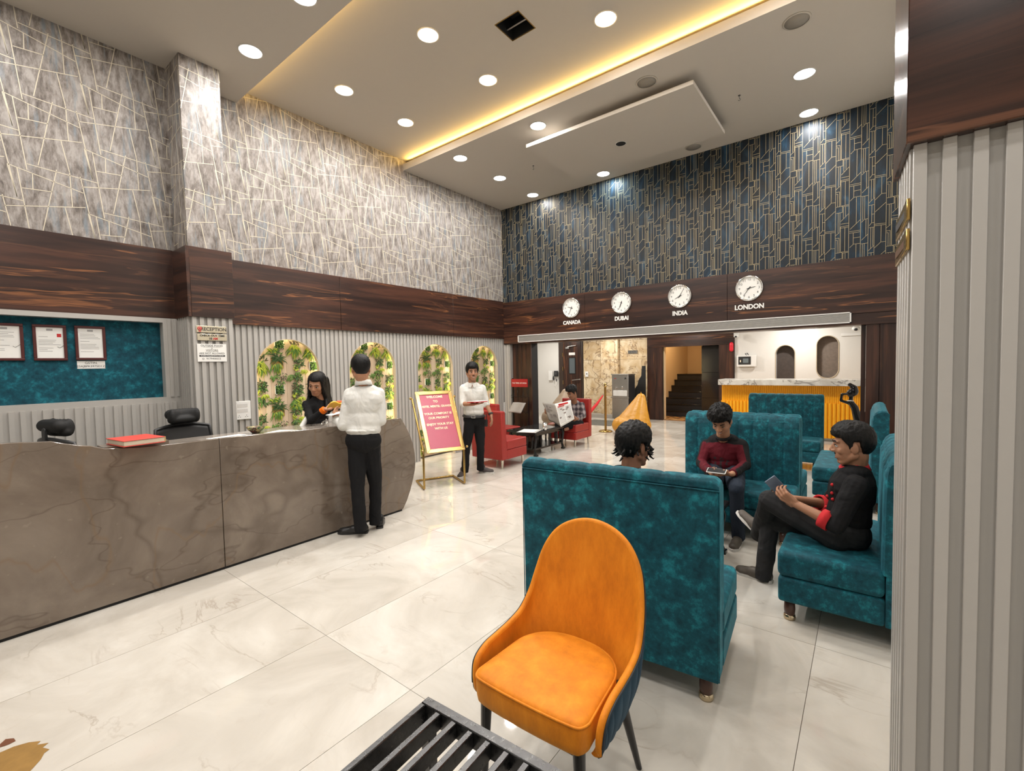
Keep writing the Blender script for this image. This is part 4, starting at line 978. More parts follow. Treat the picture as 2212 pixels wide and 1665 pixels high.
# ------------------------------------------------------------------ teal sofas
LEGW = plain('brown_sofa_leg', (.07, .03, .02), .3); SLV = plain('brass_ring', (.60, .50, .34), .2, 1)
def teal_sofa(loc, rz, lb, wd=.96, nch=8):
    t = thing('booth_sofa', lb, 'sofa', loc, rz, 'teal velvet booth sofas')
    h = wd / 2
    MB().box(-h, h, -.185, .31, .12, .268).build('base', [TEAL], t, world=False, bevel=.018, segs=3)
    MB().box(-h, h, -.185, .315, .270, .42).build('seat_cushion', [TEAL], t, world=False, bevel=.032, segs=4)
    MB().hexa([(-h + .003, -.31, .12), (h - .003, -.31, .12), (h - .003, -.187, .12), (-h + .003, -.187, .12), (-h + .003, -.31, .985), (h - .003, -.31, .985), (h - .003, -.19, .985), (-h + .003, -.19, .985)]).build('backrest', [TEAL], t, world=False, bevel=.006, segs=2)
    PR = [(-.170, .40, 0, 1), (-.172, .60, 0, 1), (-.174, .80, 0, 1), (-.178, .93, 0, 1), (-.184, .975, .3, .9), (-.198, 1.01, .6, .8), (-.222, 1.034, .9, .4), (-.255, 1.044, 1, .1), (-.29, 1.038, 1, -.2), (-.306, 1.02, .6, -.8), (-.308, .995, 0, -1), (-.30, .985, 0, -1)]
    prof = []
    for k in range(len(PR) - 1):
        for s_ in range(3):
            f_ = s_ / 3; prof.append([PR[k][i] * (1 - f_) + PR[k + 1][i] * f_ for i in range(4)])
    prof.append(PR[-1]); nv = len(prof)
    def P(u, v):
        y, z, nz, ny = prof[min(nv - 1, round(v * (nv - 1)))]
        x = -h + u * wd; ph = u * nch % 1; bl_ = (abs(math.sin(PI * u * nch))) ** .35
        d = (.014 if z < .95 else .007) * bl_ - .010; e = 1 - max(0, (abs(x) - (h - .02)) / .02) * .9
        fade = 1 if v < .93 else 0.2
        l = math.hypot(nz, ny) or 1
        return V((x, y + d * fade * ny / l * e + (0 if e > .99 else -.01 * (1 - e)), z + d * fade * nz / l - (.012 * (1 - e) if nz > .5 else 0)))
    mb = MB(); NU = nch * 14 + 1; mb.grid(P, NU, nv)
    # close the two ends
    for u in (0, 1):
        pts = [P(u, j / (nv - 1)) for j in range(nv)]; c_ = V((pts[0].x, -.24, .7))
        mb.add(pts + [V((pts[0].x, -.30, .40))], [tuple(range(nv + 1))] if u else [tuple(range(nv + 1))[::-1]])
    mb.build('back_cushion', [TEAL], t, world=False)
    MB().tube([(-h, -.311, .985), (h, -.311, .985)], .004, 6).build('piping', [TEAL], t, world=False)
    for sx in (-1, 1):
        MB().tube([(sx * h, -.311, .985), (sx * h, -.31, .13)], .0025, 6).build('piping', [TEAL], t, world=False)
        for y in (-.25, .255):
            l_ = MB().lathe([(0, .012), (.026, .012), (.030, .06), (.027, .12), (0, .12)], (sx * (h - .065), y, 0), 20).build('leg', [LEGW], t, world=False)
            MB().lathe([(0, 0), (.031, 0), (.033, .012), (.030, .028), (.027, .030), (0, .030)], (sx * (h - .065), y, 0), 20).build('foot_ring', [SLV], l_, world=False)
    return t
c5, s5 = math.cos(math.radians(5)), math.sin(math.radians(5))
# back corner at (-.495, 2.085), turned 5 degrees
o1 = V((-.495, 2.085, 0)) + V((-c5 * .50, -s5 * .50, 0)) + V((-s5, c5, 0)) * .31
S1 = teal_sofa(tuple(o1), math.radians(5), 'teal velvet booth sofa with its plain back to the orange chair', wd=1.0)
S2 = teal_sofa((-.965, 4.60, 0), math.radians(180), 'teal velvet booth sofa the man in the maroon top sits on', wd=1.0)
S3 = teal_sofa((-.09, 3.55, 0), math.radians(90), 'teal velvet booth sofa the man in black sits on', wd=1.0)
S4 = teal_sofa((-.965, 7.76, 0), math.radians(180), 'teal velvet booth sofa in front of the yellow counter', wd=.98)
S5 = teal_sofa((-.125, 6.27, 0), math.radians(90), 'empty teal velvet booth sofa by the dark wooden post', wd=1.16)
S6 = teal_sofa((-.965, 5.235, 0), 0, 'teal velvet booth sofa standing back to back behind the maroon top man', wd=1.0)

# low black table between the sofas
def black_table(name, lb, x0, x1, y0, y1, h, cat='table'):
    t = thing(name, lb, cat, ((x0 + x1) / 2, (y0 + y1) / 2, 0))
    MB().box(x0, x1, y0, y1, h - .035, h).build('top', [BLACK], t, bevel=.006)
    MB().box(x0 + .05, x1 - .05, y0 + .05, y1 - .05, h - .08, h - .035).build('apron', [BLACK], t)
    for sx in (0, 1):
        for sy in (0, 1):
            x = x0 + .06 if not sx else x1 - .06; y = y0 + .06 if not sy else y1 - .06; dx = -1 if not sx else 1
            pts = [(x, y, h - .04), (x + dx * .018, y, h * .75), (x + dx * .006, y, h * .45), (x - dx * .008, y, h * .25), (x + dx * .02, y, .02)]
            MB().tube(pts, [.03, .032, .024, .02, .026], 8).box(x + dx * .02 - .03, x + dx * .02 + .03, y - .03, y + .03, 0, .03).build('leg', [BLACK], t)
    return t
black_table('low_table', 'low black table between the teal sofas', -1.45, -.86, 3.12, 3.95, .42)

# red chairs and their coffee table
CHL = plain('chair_leg_steel', (.66, .62, .54), .15, 1)
def red_chair(loc, rz, lb):
    t = thing('red_lounge_chair', lb, 'chair', loc, rz, 'red leatherette lounge chairs')
    MB().box(-.31, .31, -.20, .30, .135, .275).build('base', [RED], t, world=False, bevel=.008, segs=2)
    MB().box(-.31, .31, -.20, .305, .277, .42).build('seat_cushion', [RED], t, world=False, bevel=.018, segs=3)
    MB().hexa([(-.31, -.31, .135), (.31, -.31, .135), (.31, -.185, .135), (-.31, -.185, .135), (-.31, -.33, .87), (.31, -.33, .87), (.31, -.235, .87), (-.31, -.235, .87)]).build('backrest', [RED], t, world=False, bevel=.012, segs=2)
    MB().tube([(-.31, -.331, .845), (.31, -.331, .845)], .004, 6).build('seam', [RED], t, world=False)
    for x in (-.26, .26):
        for y in (-.26, .25): MB().cyl((x, y, 0), (x, y, .137), .014, .024, 14).build('leg', [CHL], t, world=False)
    return t
red_chair((-4.565, 5.52, 0), 0, 'red lounge chair beside the smiling man with its back to the desk')
red_chair((-5.42, 6.50, 0), -.10, 'red lounge chair by the battened wall, across the coffee table')
red_chair((-4.55, 7.66, 0), math.radians(180), 'red lounge chair the newspaper reader sits on')
t = black_table('coffee_table', 'black glass-topped coffee table with papers among the red chairs', -4.98, -4.36, 6.22, 7.22, .42)
MB().box(-4.92, -4.42, 6.30, 7.14, .10, .13).build('shelf', [BLACK], t)
for y in (6.26, 7.15):
    for k in range(5): MB().lathe([(0, 0), (.018, .0), (.012, .06), (.022, .12), (.012, .18), (.018, .21), (0, .21)], (-4.88 + k * .105, y, .13), 10).build('baluster', [BLACK], t)
for y in (6.45, 6.70, 6.95): MB().lathe([(0, 0), (.018, .0), (.012, .06), (.022, .12), (.012, .18), (.018, .21), (0, .21)], (-4.40, y, .13), 10).build('baluster', [BLACK], t)
MB().box(-4.95, -4.39, 6.25, 7.19, .4205, .428).build('glass_top', [plain('black_glass', (.02, .02, .02), .05)], t, bevel=.002, segs=1)
p = atz(1177, 928, .43)
t = thing('steel_cup', 'shiny steel tumbler on the black coffee table', 'cup', (p.x, p.y, .4285))
MB().lathe([(0, 0), (.030, 0), (.033, .004), (.040, .125), (.038, .125), (.031, .008), (0, .008)], n=24).build('tumbler', [CHROME], t, world=False)
p = atz(1140, 932, .43)
t = thing('newspaper_stack', 'folded papers spread on the black coffee table', 'newspaper', (p.x - .02, p.y + .08, .4285), .3)
for k in range(4): MB().box(-.17 + .01 * k, .17 - .012 * k, -.20, .20 - .02 * k, .0025 * k, .0025 * (k + 1)).build('sheet', [PAPER if k % 2 else GREYP], t, world=False)

# newspaper stand
t = thing('newspaper_stand', 'black newspaper stand with red header sign THE TIMES OF INDIA' if False else 'tall black newspaper stand with a red header sign', 'stand', (-5.31, 7.10, 0))
xa, xb, yy = -5.50, -5.125, 7.10
for x in (xa, xb): MB().box(x - .012, x + .012, yy - .012, yy + .012, 0, 1.30).build('post', [BLACK], t)
MB().box(xa - .012, xb + .012, yy - .10, yy + .12, 0, .015).build('base', [BLACK], t)
MB().box(xa - .02, xb + .0, yy - .022, yy - .012, 1.13, 1.285).build('header', [plain('red_header', (.33, .010, .012), .5)], t)
text('letters', 'THE TIMES OF INDIA', ((xa + xb) / 2 - .01, yy - .0235, 1.205), (1, 0, 0), (0, 0, 1), .038, PAPER, t, .0005)
for z in (.92, .62, .30):
    mb = MB()
    for x in (xa + .03, xb - .12): mb.tube([(x, yy, z + .14), (x, yy - .02, z + .02), (x, yy - .09, z), (x, yy - .10, z + .05), (x + .10, yy - .10, z + .05), (x + .10, yy - .09, z), (x + .10, yy - .02, z + .02), (x + .08, yy, z + .14)], .004, 6)
    mb.tube([(xa, yy, z + .02), (xb, yy, z + .02)], .004, 6); mb.build('wire_rack', [BLACK], t)
np_ = thing('folded_newspaper', 'grey newspaper hanging in the middle rack of the stand', 'newspaper', (-5.30, yy - .06, .64))
MB().grid(lambda u, v: V((-.20 + .33 * u - .05 * v + .05, -.01 - .10 * v + .03 * math.sin(u * 5), .19 * (1 - v))), 10, 8).build('sheets', [GREYP], np_, world=False, solid=.012)

# bean bags
def beanbag(name, loc, rz, lb, mat, s=1.0):
    t = thing(name, lb, 'bean bag', loc, rz)
    m = MB()
    for k in range(36):
        a = 2 * PI * k / 36; m.ell((.25 * s * math.cos(a), .22 * s * math.sin(a), .19 * s), (.20 * s, .20 * s, .185 * s), nu=14, nv=10)
    m.ell((0, 0, .17 * s), (.36 * s, .34 * s, .165 * s))
    for k in range(26):
        f = k / 25; m.ell((0, .03 * s + .19 * s * f, (.26 + .52 * f) * s), ((.45 - .335 * f) * s, (.36 - .26 * f) * s, .15 * s * (1 - .3 * f)), nu=18, nv=10)
    m.ell((0, .22 * s, .82 * s), (.11 * s, .09 * s, .06 * s))
    def disp(co):
        return .004 * noise.noise(V((co.x * 5, co.y * 5, co.z * 14))) + .002 * noise.noise(V((co.x * 20, co.y * 20, co.z * 25)))
    organic('bag', m, [mat], t, .014, 10, disp, world=False)
    c = MB(); c.tube([(-.33 * s, -.05 * s, .355 * s), (-.2 * s, -.1 * s, .33 * s), (-.09 * s, -.02 * s, .335 * s), (-.05 * s, .0, .34 * s)], .004, 6)
    c.tube([(.33 * s, -.05 * s, .355 * s), (.2 * s, -.1 * s, .33 * s), (.09 * s, -.02 * s, .335 * s), (.05 * s, .0, .34 * s)], .004, 6); c.build('seam', [mat], t, world=False)
    MB().tube([(-.02, .22 * s, .865 * s), (0, .22 * s, .91 * s), (.02, .22 * s, .865 * s)], .006, 6).build('loop', [mat], t, world=False)
    return t
beanbag('bean_bag', (-4.05, 9.45, 0), math.radians(-48), 'mustard yellow bean bag beside the brass rope post', MUSTARD, 1.0)
beanbag('bean_bag', (-6.2, 9.9, 0), math.radians(-25), 'taupe bean bag behind the newspaper reader', TAUPE, 1.05)

# rope post, mat, water cooler, black sheet
t = thing('rope_post', 'brass rope post with dome top on round foot', 'stanchion', (-4.68, 9.47, 0))
MB().lathe([(0, 0), (.155, 0), (.155, .015), (.13, .03), (.03, .05), (0, .05)], n=32).build('base', [BRASSD], t, world=False)
MB().cyl((0, 0, .04), (0, 0, 1.04), .026, n=20).build('pole', [BRASSD], t, world=False)
MB().lathe([(.026, 1.02), (.038, 1.03), (.038, 1.05), (.028, 1.06), (.034, 1.08), (.030, 1.10), (0, 1.115)], n=24).build('cap', [BRASS], t, world=False)
a, b = at(1303, 853, 10.45), at(1275, 889, 9.75)
t = thing('red_rope', 'red velvet rope end leaning from the brass post behind the red chair', 'rope', tuple(b))
MB().tube([b - (a - b) * .35 + V((0, 0, .03)), b, b + (a - b) * .5 - V((0, 0, .02)), a], [.035, .035, .03, .012], 12).build('rope', [REDC], t)
MB().ell(a, (.02,) * 3).build('hook', [CHROME], t)
t = thing('door_mat', 'thin grey patterned mat on the floor below the marble wall', 'mat', (-5.45, 10.9, 0))
MB().box(-5.95, -5.0, 10.35, 11.35, .0005, .008).build('mat', [plain('mat_grey', (.10, .095, .08), .9, grain=.4)], t)
t = thing('water_cooler', 'steel water cooler with two taps against the marble wall', 'water cooler', (-5.17, 11.55, 0))
MB().box(-5.41, -4.94, 11.35, 11.78, .06, 1.24).build('cabinet', [STEEL], t, bevel=.006)
MB().box(-4.945, -4.935, 11.36, 11.77, .06, 1.23).build('side_panel', [BLACKP], t)
MB().box(-5.43, -4.92, 11.33, 11.79, 1.24, 1.265).build('top_cover', [STEEL], t, bevel=.004)
MB().box(-5.37, -4.98, 11.335, 11.35, .68, .83).build('drip_tray', [WHITE], t, bevel=.006)
MB().box(-5.38, -4.97, 11.342, 11.35, .10, .60).build('door', [STEEL], t, bevel=.004)
MB().box(-5.43, -4.92, 11.32, 11.35, .625, .65).build('ledge', [STEEL], t)
for x in (-5.27, -5.09): MB().cyl((x, 11.35, .90), (x, 11.29, .90), .016).cyl((x, 11.295, .90), (x, 11.295, .86), .010).ell((x, 11.30, .925), (.012, .012, .018)).build('tap', [CHROME], t)
MB().box(-5.34, -5.28, 11.343, 11.35, 1.14, 1.155).build('badge', [REDI], t)
MB().cyl((-5.02, 11.35, 1.15), (-5.02, 11.342, 1.15), .035, n=3).build('badge', [INK], t)
for x in (-5.36, -4.99): MB().cyl((x, 11.42, 0), (x, 11.42, .06), .02).cyl((x, 11.7, 0), (x, 11.7, .06), .02).build('foot', [BLACKP], t)
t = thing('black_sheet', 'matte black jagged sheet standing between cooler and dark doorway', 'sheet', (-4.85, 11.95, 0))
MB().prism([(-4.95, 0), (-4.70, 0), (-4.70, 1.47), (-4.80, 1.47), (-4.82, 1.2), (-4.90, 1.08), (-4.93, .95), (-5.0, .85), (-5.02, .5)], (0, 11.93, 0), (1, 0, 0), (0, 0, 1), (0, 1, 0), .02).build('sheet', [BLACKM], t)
def on(px_, py_): return aty(px_, py_, 12.12)
t = thing('marble_sign', 'small silver name plate on the veined marble wall', 'sign', tuple(on(1367, 760)))
MB().box(-.14, .14, -.012, 0, -.045, .045).build('plate', [CHROME], t, world=False); p = on(1367, 760)
text('letters', 'ROOM', (p.x, p.y - .0135, p.z), (1, 0, 0), (0, 0, 1), .05, INK, t, .0004) if False else MB().box(-.08, -.05, -.0135, -.012, -.02, .02).box(-.02, .02, -.0135, -.012, -.02, .02).box(.05, .08, -.0135, -.012, -.02, .02).build('mark', [DGREY], t, world=False)
t = thing('socket_box', 'white socket box on the marble wall beside the brown door', 'socket', tuple(on(1268, 808)))
MB().box(-.05, .05, -.03, 0, -.08, .08).build('box', [WHITE], t, world=False, bevel=.006); MB().cyl((.01, -.03, .01), (.01, -.033, .01), .02).build('socket', [DGREY], t, world=False)
p = on(1203, 807)
t = thing('access_reader', 'black fingerprint reader box on the white wall by the door', 'device', tuple(p))
MB().box(-.085, .055, -.05, 0, -.09, .09).build('case', [BLACKP], t, world=False, bevel=.01); MB().box(-.05, .02, -.054, -.05, -.03, .05).build('screen', [DGREY], t, world=False)
MB().tube([(-.09, -.02, -.14), (-.11, -.02, -.30), (-.05, -.02, -.42), (.03, -.02, -.30), (.02, -.02, -.12)], .006, 6).build('cable', [WHITE], t, world=False)
MB().ell((-.11, -.03, -.14), (.03, .03, .07), nu=12, nv=8).ell((.0, -.03, -.20), (.016, .02, .05), nu=12, nv=8).build('handset', [BLACKP], t, world=False)
t = thing('cream_box', 'cream wall box beside the black fingerprint reader', 'box', tuple(on(1191, 811)))
MB().box(-.09, .06, -.03, 0, -.15, .15).build('box', [WHITE], t, world=False, bevel=.005)

# yellow counter
YEL = plain('yellow_counter', (.92, .42, .010), .45, grain=.05)
ct = thing('bar_counter', 'yellow fluted bar counter with white veined marble top', 'counter', (-1.2, 10.5, 0))
cf = MB(); cf.box(-2.40, -.03, 10.38, 10.95, .06, 1.05); cf.build('body', [YEL], ct)
fl_ = MB(); fu = MB()
zt = .72
n = int(2.40 / .033)
for k in range(n): fu.cyl((-2.40 + k * .033 + .016, 10.382, zt), (-2.40 + k * .033 + .016, 10.382, 1.05), .0155, n=8)
n = int(2.40 / .066)
for k in range(n): fl_.cyl((-2.40 + k * .066 + .033, 10.378, .06), (-2.40 + k * .066 + .033, 10.378, zt), .031, n=12)
for k in range(10):
    fu.cyl((-2.40, 10.39 + k * .033, zt), (-2.40, 10.39 + k * .033, 1.05), .0155, n=8)
    if k < 6: fl_.cyl((-2.40, 10.40 + k * .066, .06), (-2.40, 10.40 + k * .066, zt), .031, n=12)
o = fu.build('fine_flutes', [YEL], ct); o['kind'] = 'stuff'
o = fl_.build('wide_flutes', [YEL], ct); o['kind'] = 'stuff'
pts = [(-2.48 + .05 - .05 * math.cos(a), 10.27 - .05 * math.sin(a)) for a in (0, .4, .8, 1.2, PI / 2)]
pts = [(-2.47, 10.95), (-2.47, 10.29), (-2.45, 10.23), (-2.40, 10.20), (.0, 10.20), (.0, 10.95)]
quadcol(MB(), pts, 1.055, 1.168).build('marble_top', [MARBLEW], ct, bevel=.006)
MB().box(-2.35, -.05, 10.42, 10.9, 0, .06).build('plinth', [STEEL], ct)
t = thing('wall_display_unit', 'white wall box with a small dark display above the yellow counter', 'control panel', tuple(on(1613, 779)))
MB().box(-.21, .21, -.06, 0, -.14, .13).build('case', [WHITE], t, world=False, bevel=.006); MB().box(-.17, .10, -.066, -.06, -.09, .10).build('face', [BLACKP], t, world=False)
MB().box(-.07, .05, -.069, -.066, -.05, .055).build('screen', [plain('display_grey', (.16, .19, .20), .2)], t, world=False)
MB().box(-.135, -.115, -.069, -.066, .0, .015).box(-.135, -.115, -.069, -.066, -.03, -.015).build('lamp', [glow('lamp_amber', (1, .6, .2), 1.5)], t, world=False)
MB().tube([(0, -.03, .13), (-.03, -.02, .17), (.02, -.02, .18), (.04, -.02, .13)], .012, 6).build('cable', [DGREY], t, world=False)
def camera_dome(p, lb, big=False):
    t = thing('security_camera', lb, 'camera', tuple(p), 0, 'white security cameras of the bar hall')
    if not big:
        MB().box(-.06, .05, -.02, .02, -.01, .10).build('bracket', [WHITE], t, world=False, bevel=.006); MB().ell((0, -.04, .02), (.05, .05, .05)).build('housing', [WHITE], t, world=False); MB().ell((0, -.07, .0), (.026, .026, .026)).build('lens', [BLACKP], t, world=False)
    else:
        MB().lathe([(0, .07), (.05, .07), (.05, .05), (.0, .05)], n=20).build('bracket', [WHITE], t, world=False); MB().ell((0, 0, .02), (.07, .055, .05)).build('housing', [WHITE], t, world=False); MB().ell((0, -.035, .005), (.034, .034, .030)).build('lens', [BLACKP], t, world=False)
camera_dome(aty(1591, 727, 12.0), 'small white security camera next to the red bell')
camera_dome(aty(1849, 712, 11.6), 'round white security camera high in the far corner above the counter', True)
t = thing('fire_bell', 'red pill-shaped alarm on the dark doorway post', 'alarm', tuple(aty(1580, 749, 12.09)))
MB().cap((0, -.0, -.07), (0, 0, .07), .045).build('case', [plain('alarm_red', (.75, .02, .04), .35)], t, world=False); MB().ell((0, -.035, .03), (.022, .02, .022)).build('button', [bpy.data.materials['alarm_red']], t, world=False)
p = aty(1838, 722, 12.14)
t = thing('wall_strip', 'thin white strip plate high on the white bar wall', 'plate', tuple(p)); MB().box(-.17, .17, -.012, 0, -.03, .03).build('plate', [WHITE], t, world=False, bevel=.002)
# carved figure and flower vase near the dark post
b_ = V((-.13, 8.75, 0))
t = thing('carved_statue', 'slender carved black statue with raised arms before the counter', 'statue', tuple(b_))
s = MB(); c_ = lambda x, z, y=0: b_ + V((x, y, z))
s.cap(c_(.02, .10), c_(.06, .30), .10, .085); s.cap(c_(.06, .30), c_(.05, .60), .075, .06); s.cap(c_(.05, .60), c_(.0, .80), .062, .05); s.cap(c_(.0, .80), c_(-.05, .88), .05, .04)
s.cap(c_(-.05, .88), c_(-.04, .98), .03, .028); s.ell(c_(-.055, 1.02), (.045, .05, .06)); s.ell(c_(-.01, 1.05), (.06, .055, .075)); s.cap(c_(0, 1.10), c_(-.06, 1.15), .04, .03)
s.cap(c_(-.06, .86), c_(-.17, .90), .026, .02); s.cap(c_(-.17, .90), c_(-.16, 1.0), .02, .018); s.cap(c_(-.16, 1.0), c_(-.08, 1.01), .018, .016)
s.cap(c_(.0, .05), c_(.02, .12), .12, .10)
organic('figure', s, [BLACK], t, .009, 3)
MB().cyl(b_ , b_ + V((0, 0, .04)), .14, n=24).build('base', [BLACK], t)
MB().tube([c_(-.09, .9, -.03), c_(-.05, .905, -.05), c_(-.01, .9, -.03)], .008, 6).build('necklace', [PAPER], t)
t = thing('flower_vase', 'small white pot with dried white flowers on a dark stand', 'vase', (.03, 9.1, 0))
MB().box(-.04, .12, -.08, .08, 0, .70).build('stand', [BLACKM], t, world=False)
MB().lathe([(0, .70), (.055, .70), (.065, .78), (.07, .90), (.062, .90), (0, .80)], (.04, 0, 0), 20).build('pot', [WHITE], t, world=False)
f_ = MB()
for k in range(60):
    a, e, r_ = random.uniform(0, 2 * PI), random.uniform(.1, PI), random.uniform(.05, .11); p = V((.04 + r_ * math.cos(a) * math.sin(e), r_ * math.sin(a) * math.sin(e), 1.01 + r_ * .9 * math.cos(e))); f_.ell(p, (.014, .014, .010), nu=6, nv=4)
    f_.tube([(.04, 0, .88), p], .0015, 4)
o = f_.build('blossoms', [PAPER], t, world=False); o['kind'] = 'stuff'

# plates on the pillar side, paper sheet on the right wall
def side(px_, py_, d): return at(px_, py_, d)
for lb, n_, q in (('blank brass plate on the pillar side, the upper of two', 0, ((1957.6, 427), (1957.6, 474), (1932, 512), (1932, 476))), ('blank brass plate on the pillar side, the lower of two', 1, ((1957.6, 492), (1957.6, 539), (1929, 575), (1929, 528)))):
    z1, z0 = side(*q[0], 1.57).z, side(*q[1], 1.57).z
    t = thing('brass_plate', lb, 'sign', (A[0], 1.6, (z0 + z1) / 2), 0, 'brass plates on the pillar')
    mb = MB(); a = (A[0] + .004, 1.575); b = (B[0] + .008, 1.845)
    quadcol(mb, [(a[0], a[1]), (a[0] + .008, a[1]), (b[0] + .008, b[1]), b], z0, z1).build('plate', [BRASSD], t, bevel=.002, segs=1)
    quadcol(MB(), [(a[0] - .002, a[1] + .05), (a[0] + .001, a[1] + .05), (b[0] + .001, b[1] - .05), (b[0] - .002, b[1] - .05)], (z0 + z1) / 2 - .012, (z0 + z1) / 2 + .008).build('mark', [plain('dull_mark', (.13, .07, .04), .4) if n_ else bpy.data.materials['dark_grey']], t)
p = atx(1930, 916, .335)
t = thing('wall_sheet', 'white printed sheet on the wall between sofa and pillar', 'notice', tuple(p))
MB().box(-.004, 0, -.10, .10, -.14, .14).build('sheet', [PAPER], t, world=False)

# ------------------------------------------------------------------ orange tub chair
oc = thing('tub_chair', 'orange velvet tub chair with channelled navy outer shell', 'chair', (-.878, 1.37, 0), math.radians(1.5))
def cr(pts, t_):
    n = len(pts) - 1; f = t_ * n; i = min(int(f), n - 1); f -= i
    P0, P1_, P2_, P3 = pts[max(i - 1, 0)], pts[i], pts[i + 1], pts[min(i + 2, n)]
    return .5 * ((2 * P1_) + (P2_ - P0) * f + (2 * P0 - 5 * P1_ + 4 * P2_ - P3) * f * f + (3 * P1_ - P0 - 3 * P2_ + P3) * f ** 3)
half_r = [V((.232, -.170, .36)), V((.236, -.172, .42)), V((.240, -.155, .465)), V((.242, -.10, .490)), V((.242, -.02, .497)), V((.241, .06, .506)), V((.238, .13, .528)), V((.230, .185, .590)), V((.219, .222, .675)), V((.198, .250, .765)), V((.155, .270, .835)), V((.085, .284, .880)), V((0, .288, .897))]
half_b = [V((.214, -.165, .345)), V((.216, -.155, .345)), V((.218, -.13, .345)), V((.219, -.09, .345)), V((.219, -.03, .345)), V((.217, .02, .345)), V((.211, .065, .345)), V((.200, .10, .345)), V((.180, .135, .345)), V((.150, .165, .345)), V((.105, .185, .345)), V((.055, .197, .345)), V((0, .200, .345))]
mir = lambda L_: [V((-p.x, p.y, p.z)) for p in L_] + [p for p in L_[::-1][1:]]
RIM = mir(half_r); BAS = mir(half_b)
def shell(u, v, off=0, ch=0):
    r_ = cr(RIM, u); b_ = cr(BAS, u); p = b_ + (r_ - b_) * v
    e = 1e-3; ta = (cr(BAS, min(u + e, 1)) - cr(BAS, max(u - e, 0))); n_ = V((ta.y, -ta.x, 0)).normalized() * -1
    out = V((p.x, p.y + .04, 0)).normalized()
    if n_.dot(out) < 0: n_ = -n_
    bulge = min(.014, .07 * (r_ - b_).length) * math.sin(PI * min(v, 1)) 
    return p + n_ * (off + bulge)
def outer(u, v):
    vv = v; ch = .0055 * abs(math.sin(PI * u * 26)) ** .6
    p = shell(u, 1 - v, .024 + ch * min(1, v * 6))
    return p
def inner(u, v): return shell(u, v, 0)
NUs = 157
mi_ = MB()
mi_.grid(lambda u, v: inner(u, v), 80, 16)
# rolled rim from inner to outer
def roll(u, v):
    a = shell(u, 1, 0); b = shell(u, 1, .024); m_ = (a + b) / 2; r_ = (b - a) / 2
    rt = (cr(RIM, min(u + .002, 1)) - cr(RIM, max(u - .002, 0))).normalized()
    upv = rt.cross(r_.normalized())
    if upv.dot(m_ - V((m_.x, .12, .42))) < 0: upv = -upv
    return m_ - r_ * math.cos(PI * v) + upv * .012 * math.sin(PI * v) * min(1, .3 + u / .05, .3 + (1 - u) / .05)
mi_.grid(roll, 120, 7)
mi_.build('inner_shell', [ORANGE], oc, world=False)
# ends of the arms
for u in (0.0, 1.0):
    mb = MB(); mb.grid(lambda a, v: shell(u, v, .024 * a) + V((0, -.004 * math.sin(PI * a), 0)), 7, 12); mb.build('arm_front', [ORANGE], oc, world=False)
mo_ = MB(); mo_.grid(outer, 313, 16); mo_.build('outer_shell', [NAVY], oc, world=False)
MB().tube([shell(.02 + .96 * k / 90, 1, .027) for k in range(91)], .0035, 6).build('piping', [plain('dark_piping', (.012, .02, .03), .6)], oc, world=False)
def seatpoly():
    ctrl = [(.205, .02), (.212, -.08), (.218, -.16), (.219, -.190), (.208, -.215), (.185, -.226), (.10, -.232), (0, -.234)]
    back = [(0, .180), (.06, .176), (.11, .160), (.15, .135), (.18, .10), (.198, .06)]
    half = back + ctrl; full = [V((x, y, 0)) for x, y in half] + [V((-x, y, 0)) for x, y in half[::-1][1:-1]]
    n = len(full); out = []
    for i in range(n):
        P0, P1_, P2_, P3 = full[i - 1], full[i], full[(i + 1) % n], full[(i + 2) % n]
        for q in range(3):
            f = q / 3; out.append(.5 * ((2 * P1_) + (P2_ - P0) * f + (2 * P0 - 5 * P1_ + 4 * P2_ - P3) * f * f + (3 * P1_ - P0 - 3 * P2_ + P3) * f ** 3))
    return out
sp = seatpoly(); n_ = len(sp); mb = MB()
lv = [(.362, .90), (.358, .955), (.368, .985), (.39, 1.0), (.43, 1.006), (.452, 1.0), (.460, .985), (.466, .93), (.471, .8), (.474, .55), (.475, .25), (.475, .03)]
vs = []
for z, s_ in lv: vs += [V((p.x * s_, (p.y + .03) * s_ - .03, z + (.012 * (1 - abs(p.x) / .22) * 0))) for p in sp]
fs = []
for j in range(len(lv) - 1): fs += [(j * n_ + i, (j + 1) * n_ + i, (j + 1) * n_ + (i + 1) % n_, j * n_ + (i + 1) % n_) for i in range(n_)]
fs += [tuple(range(n_)), tuple((len(lv) - 1) * n_ + i for i in range(n_))[::-1]]
mb.add(vs, fs, 0, True); mb.build('seat', [ORANGE], oc, world=False)
MB().tube([V((p.x, (p.y + .03) - .03, .4545)) for p in sp], .0042, 8, closed=True).build('seat_piping', [ORANGE], oc, world=False)
MB().box(-.19, .19, -.20, .16, .338, .360).build('underframe', [BLACKM], oc, world=False)
for x, y, dx, dy in ((-.185, -.19, -.01, -.015), (.185, -.19, .015, -.015), (-.17, .14, -.035, .09), (.17, .14, .045, .09)):
    MB().cyl((x + dx, y + dy, 0), (x, y, .365), .011, .021, 16).build('leg', [BLACK], oc, world=False)

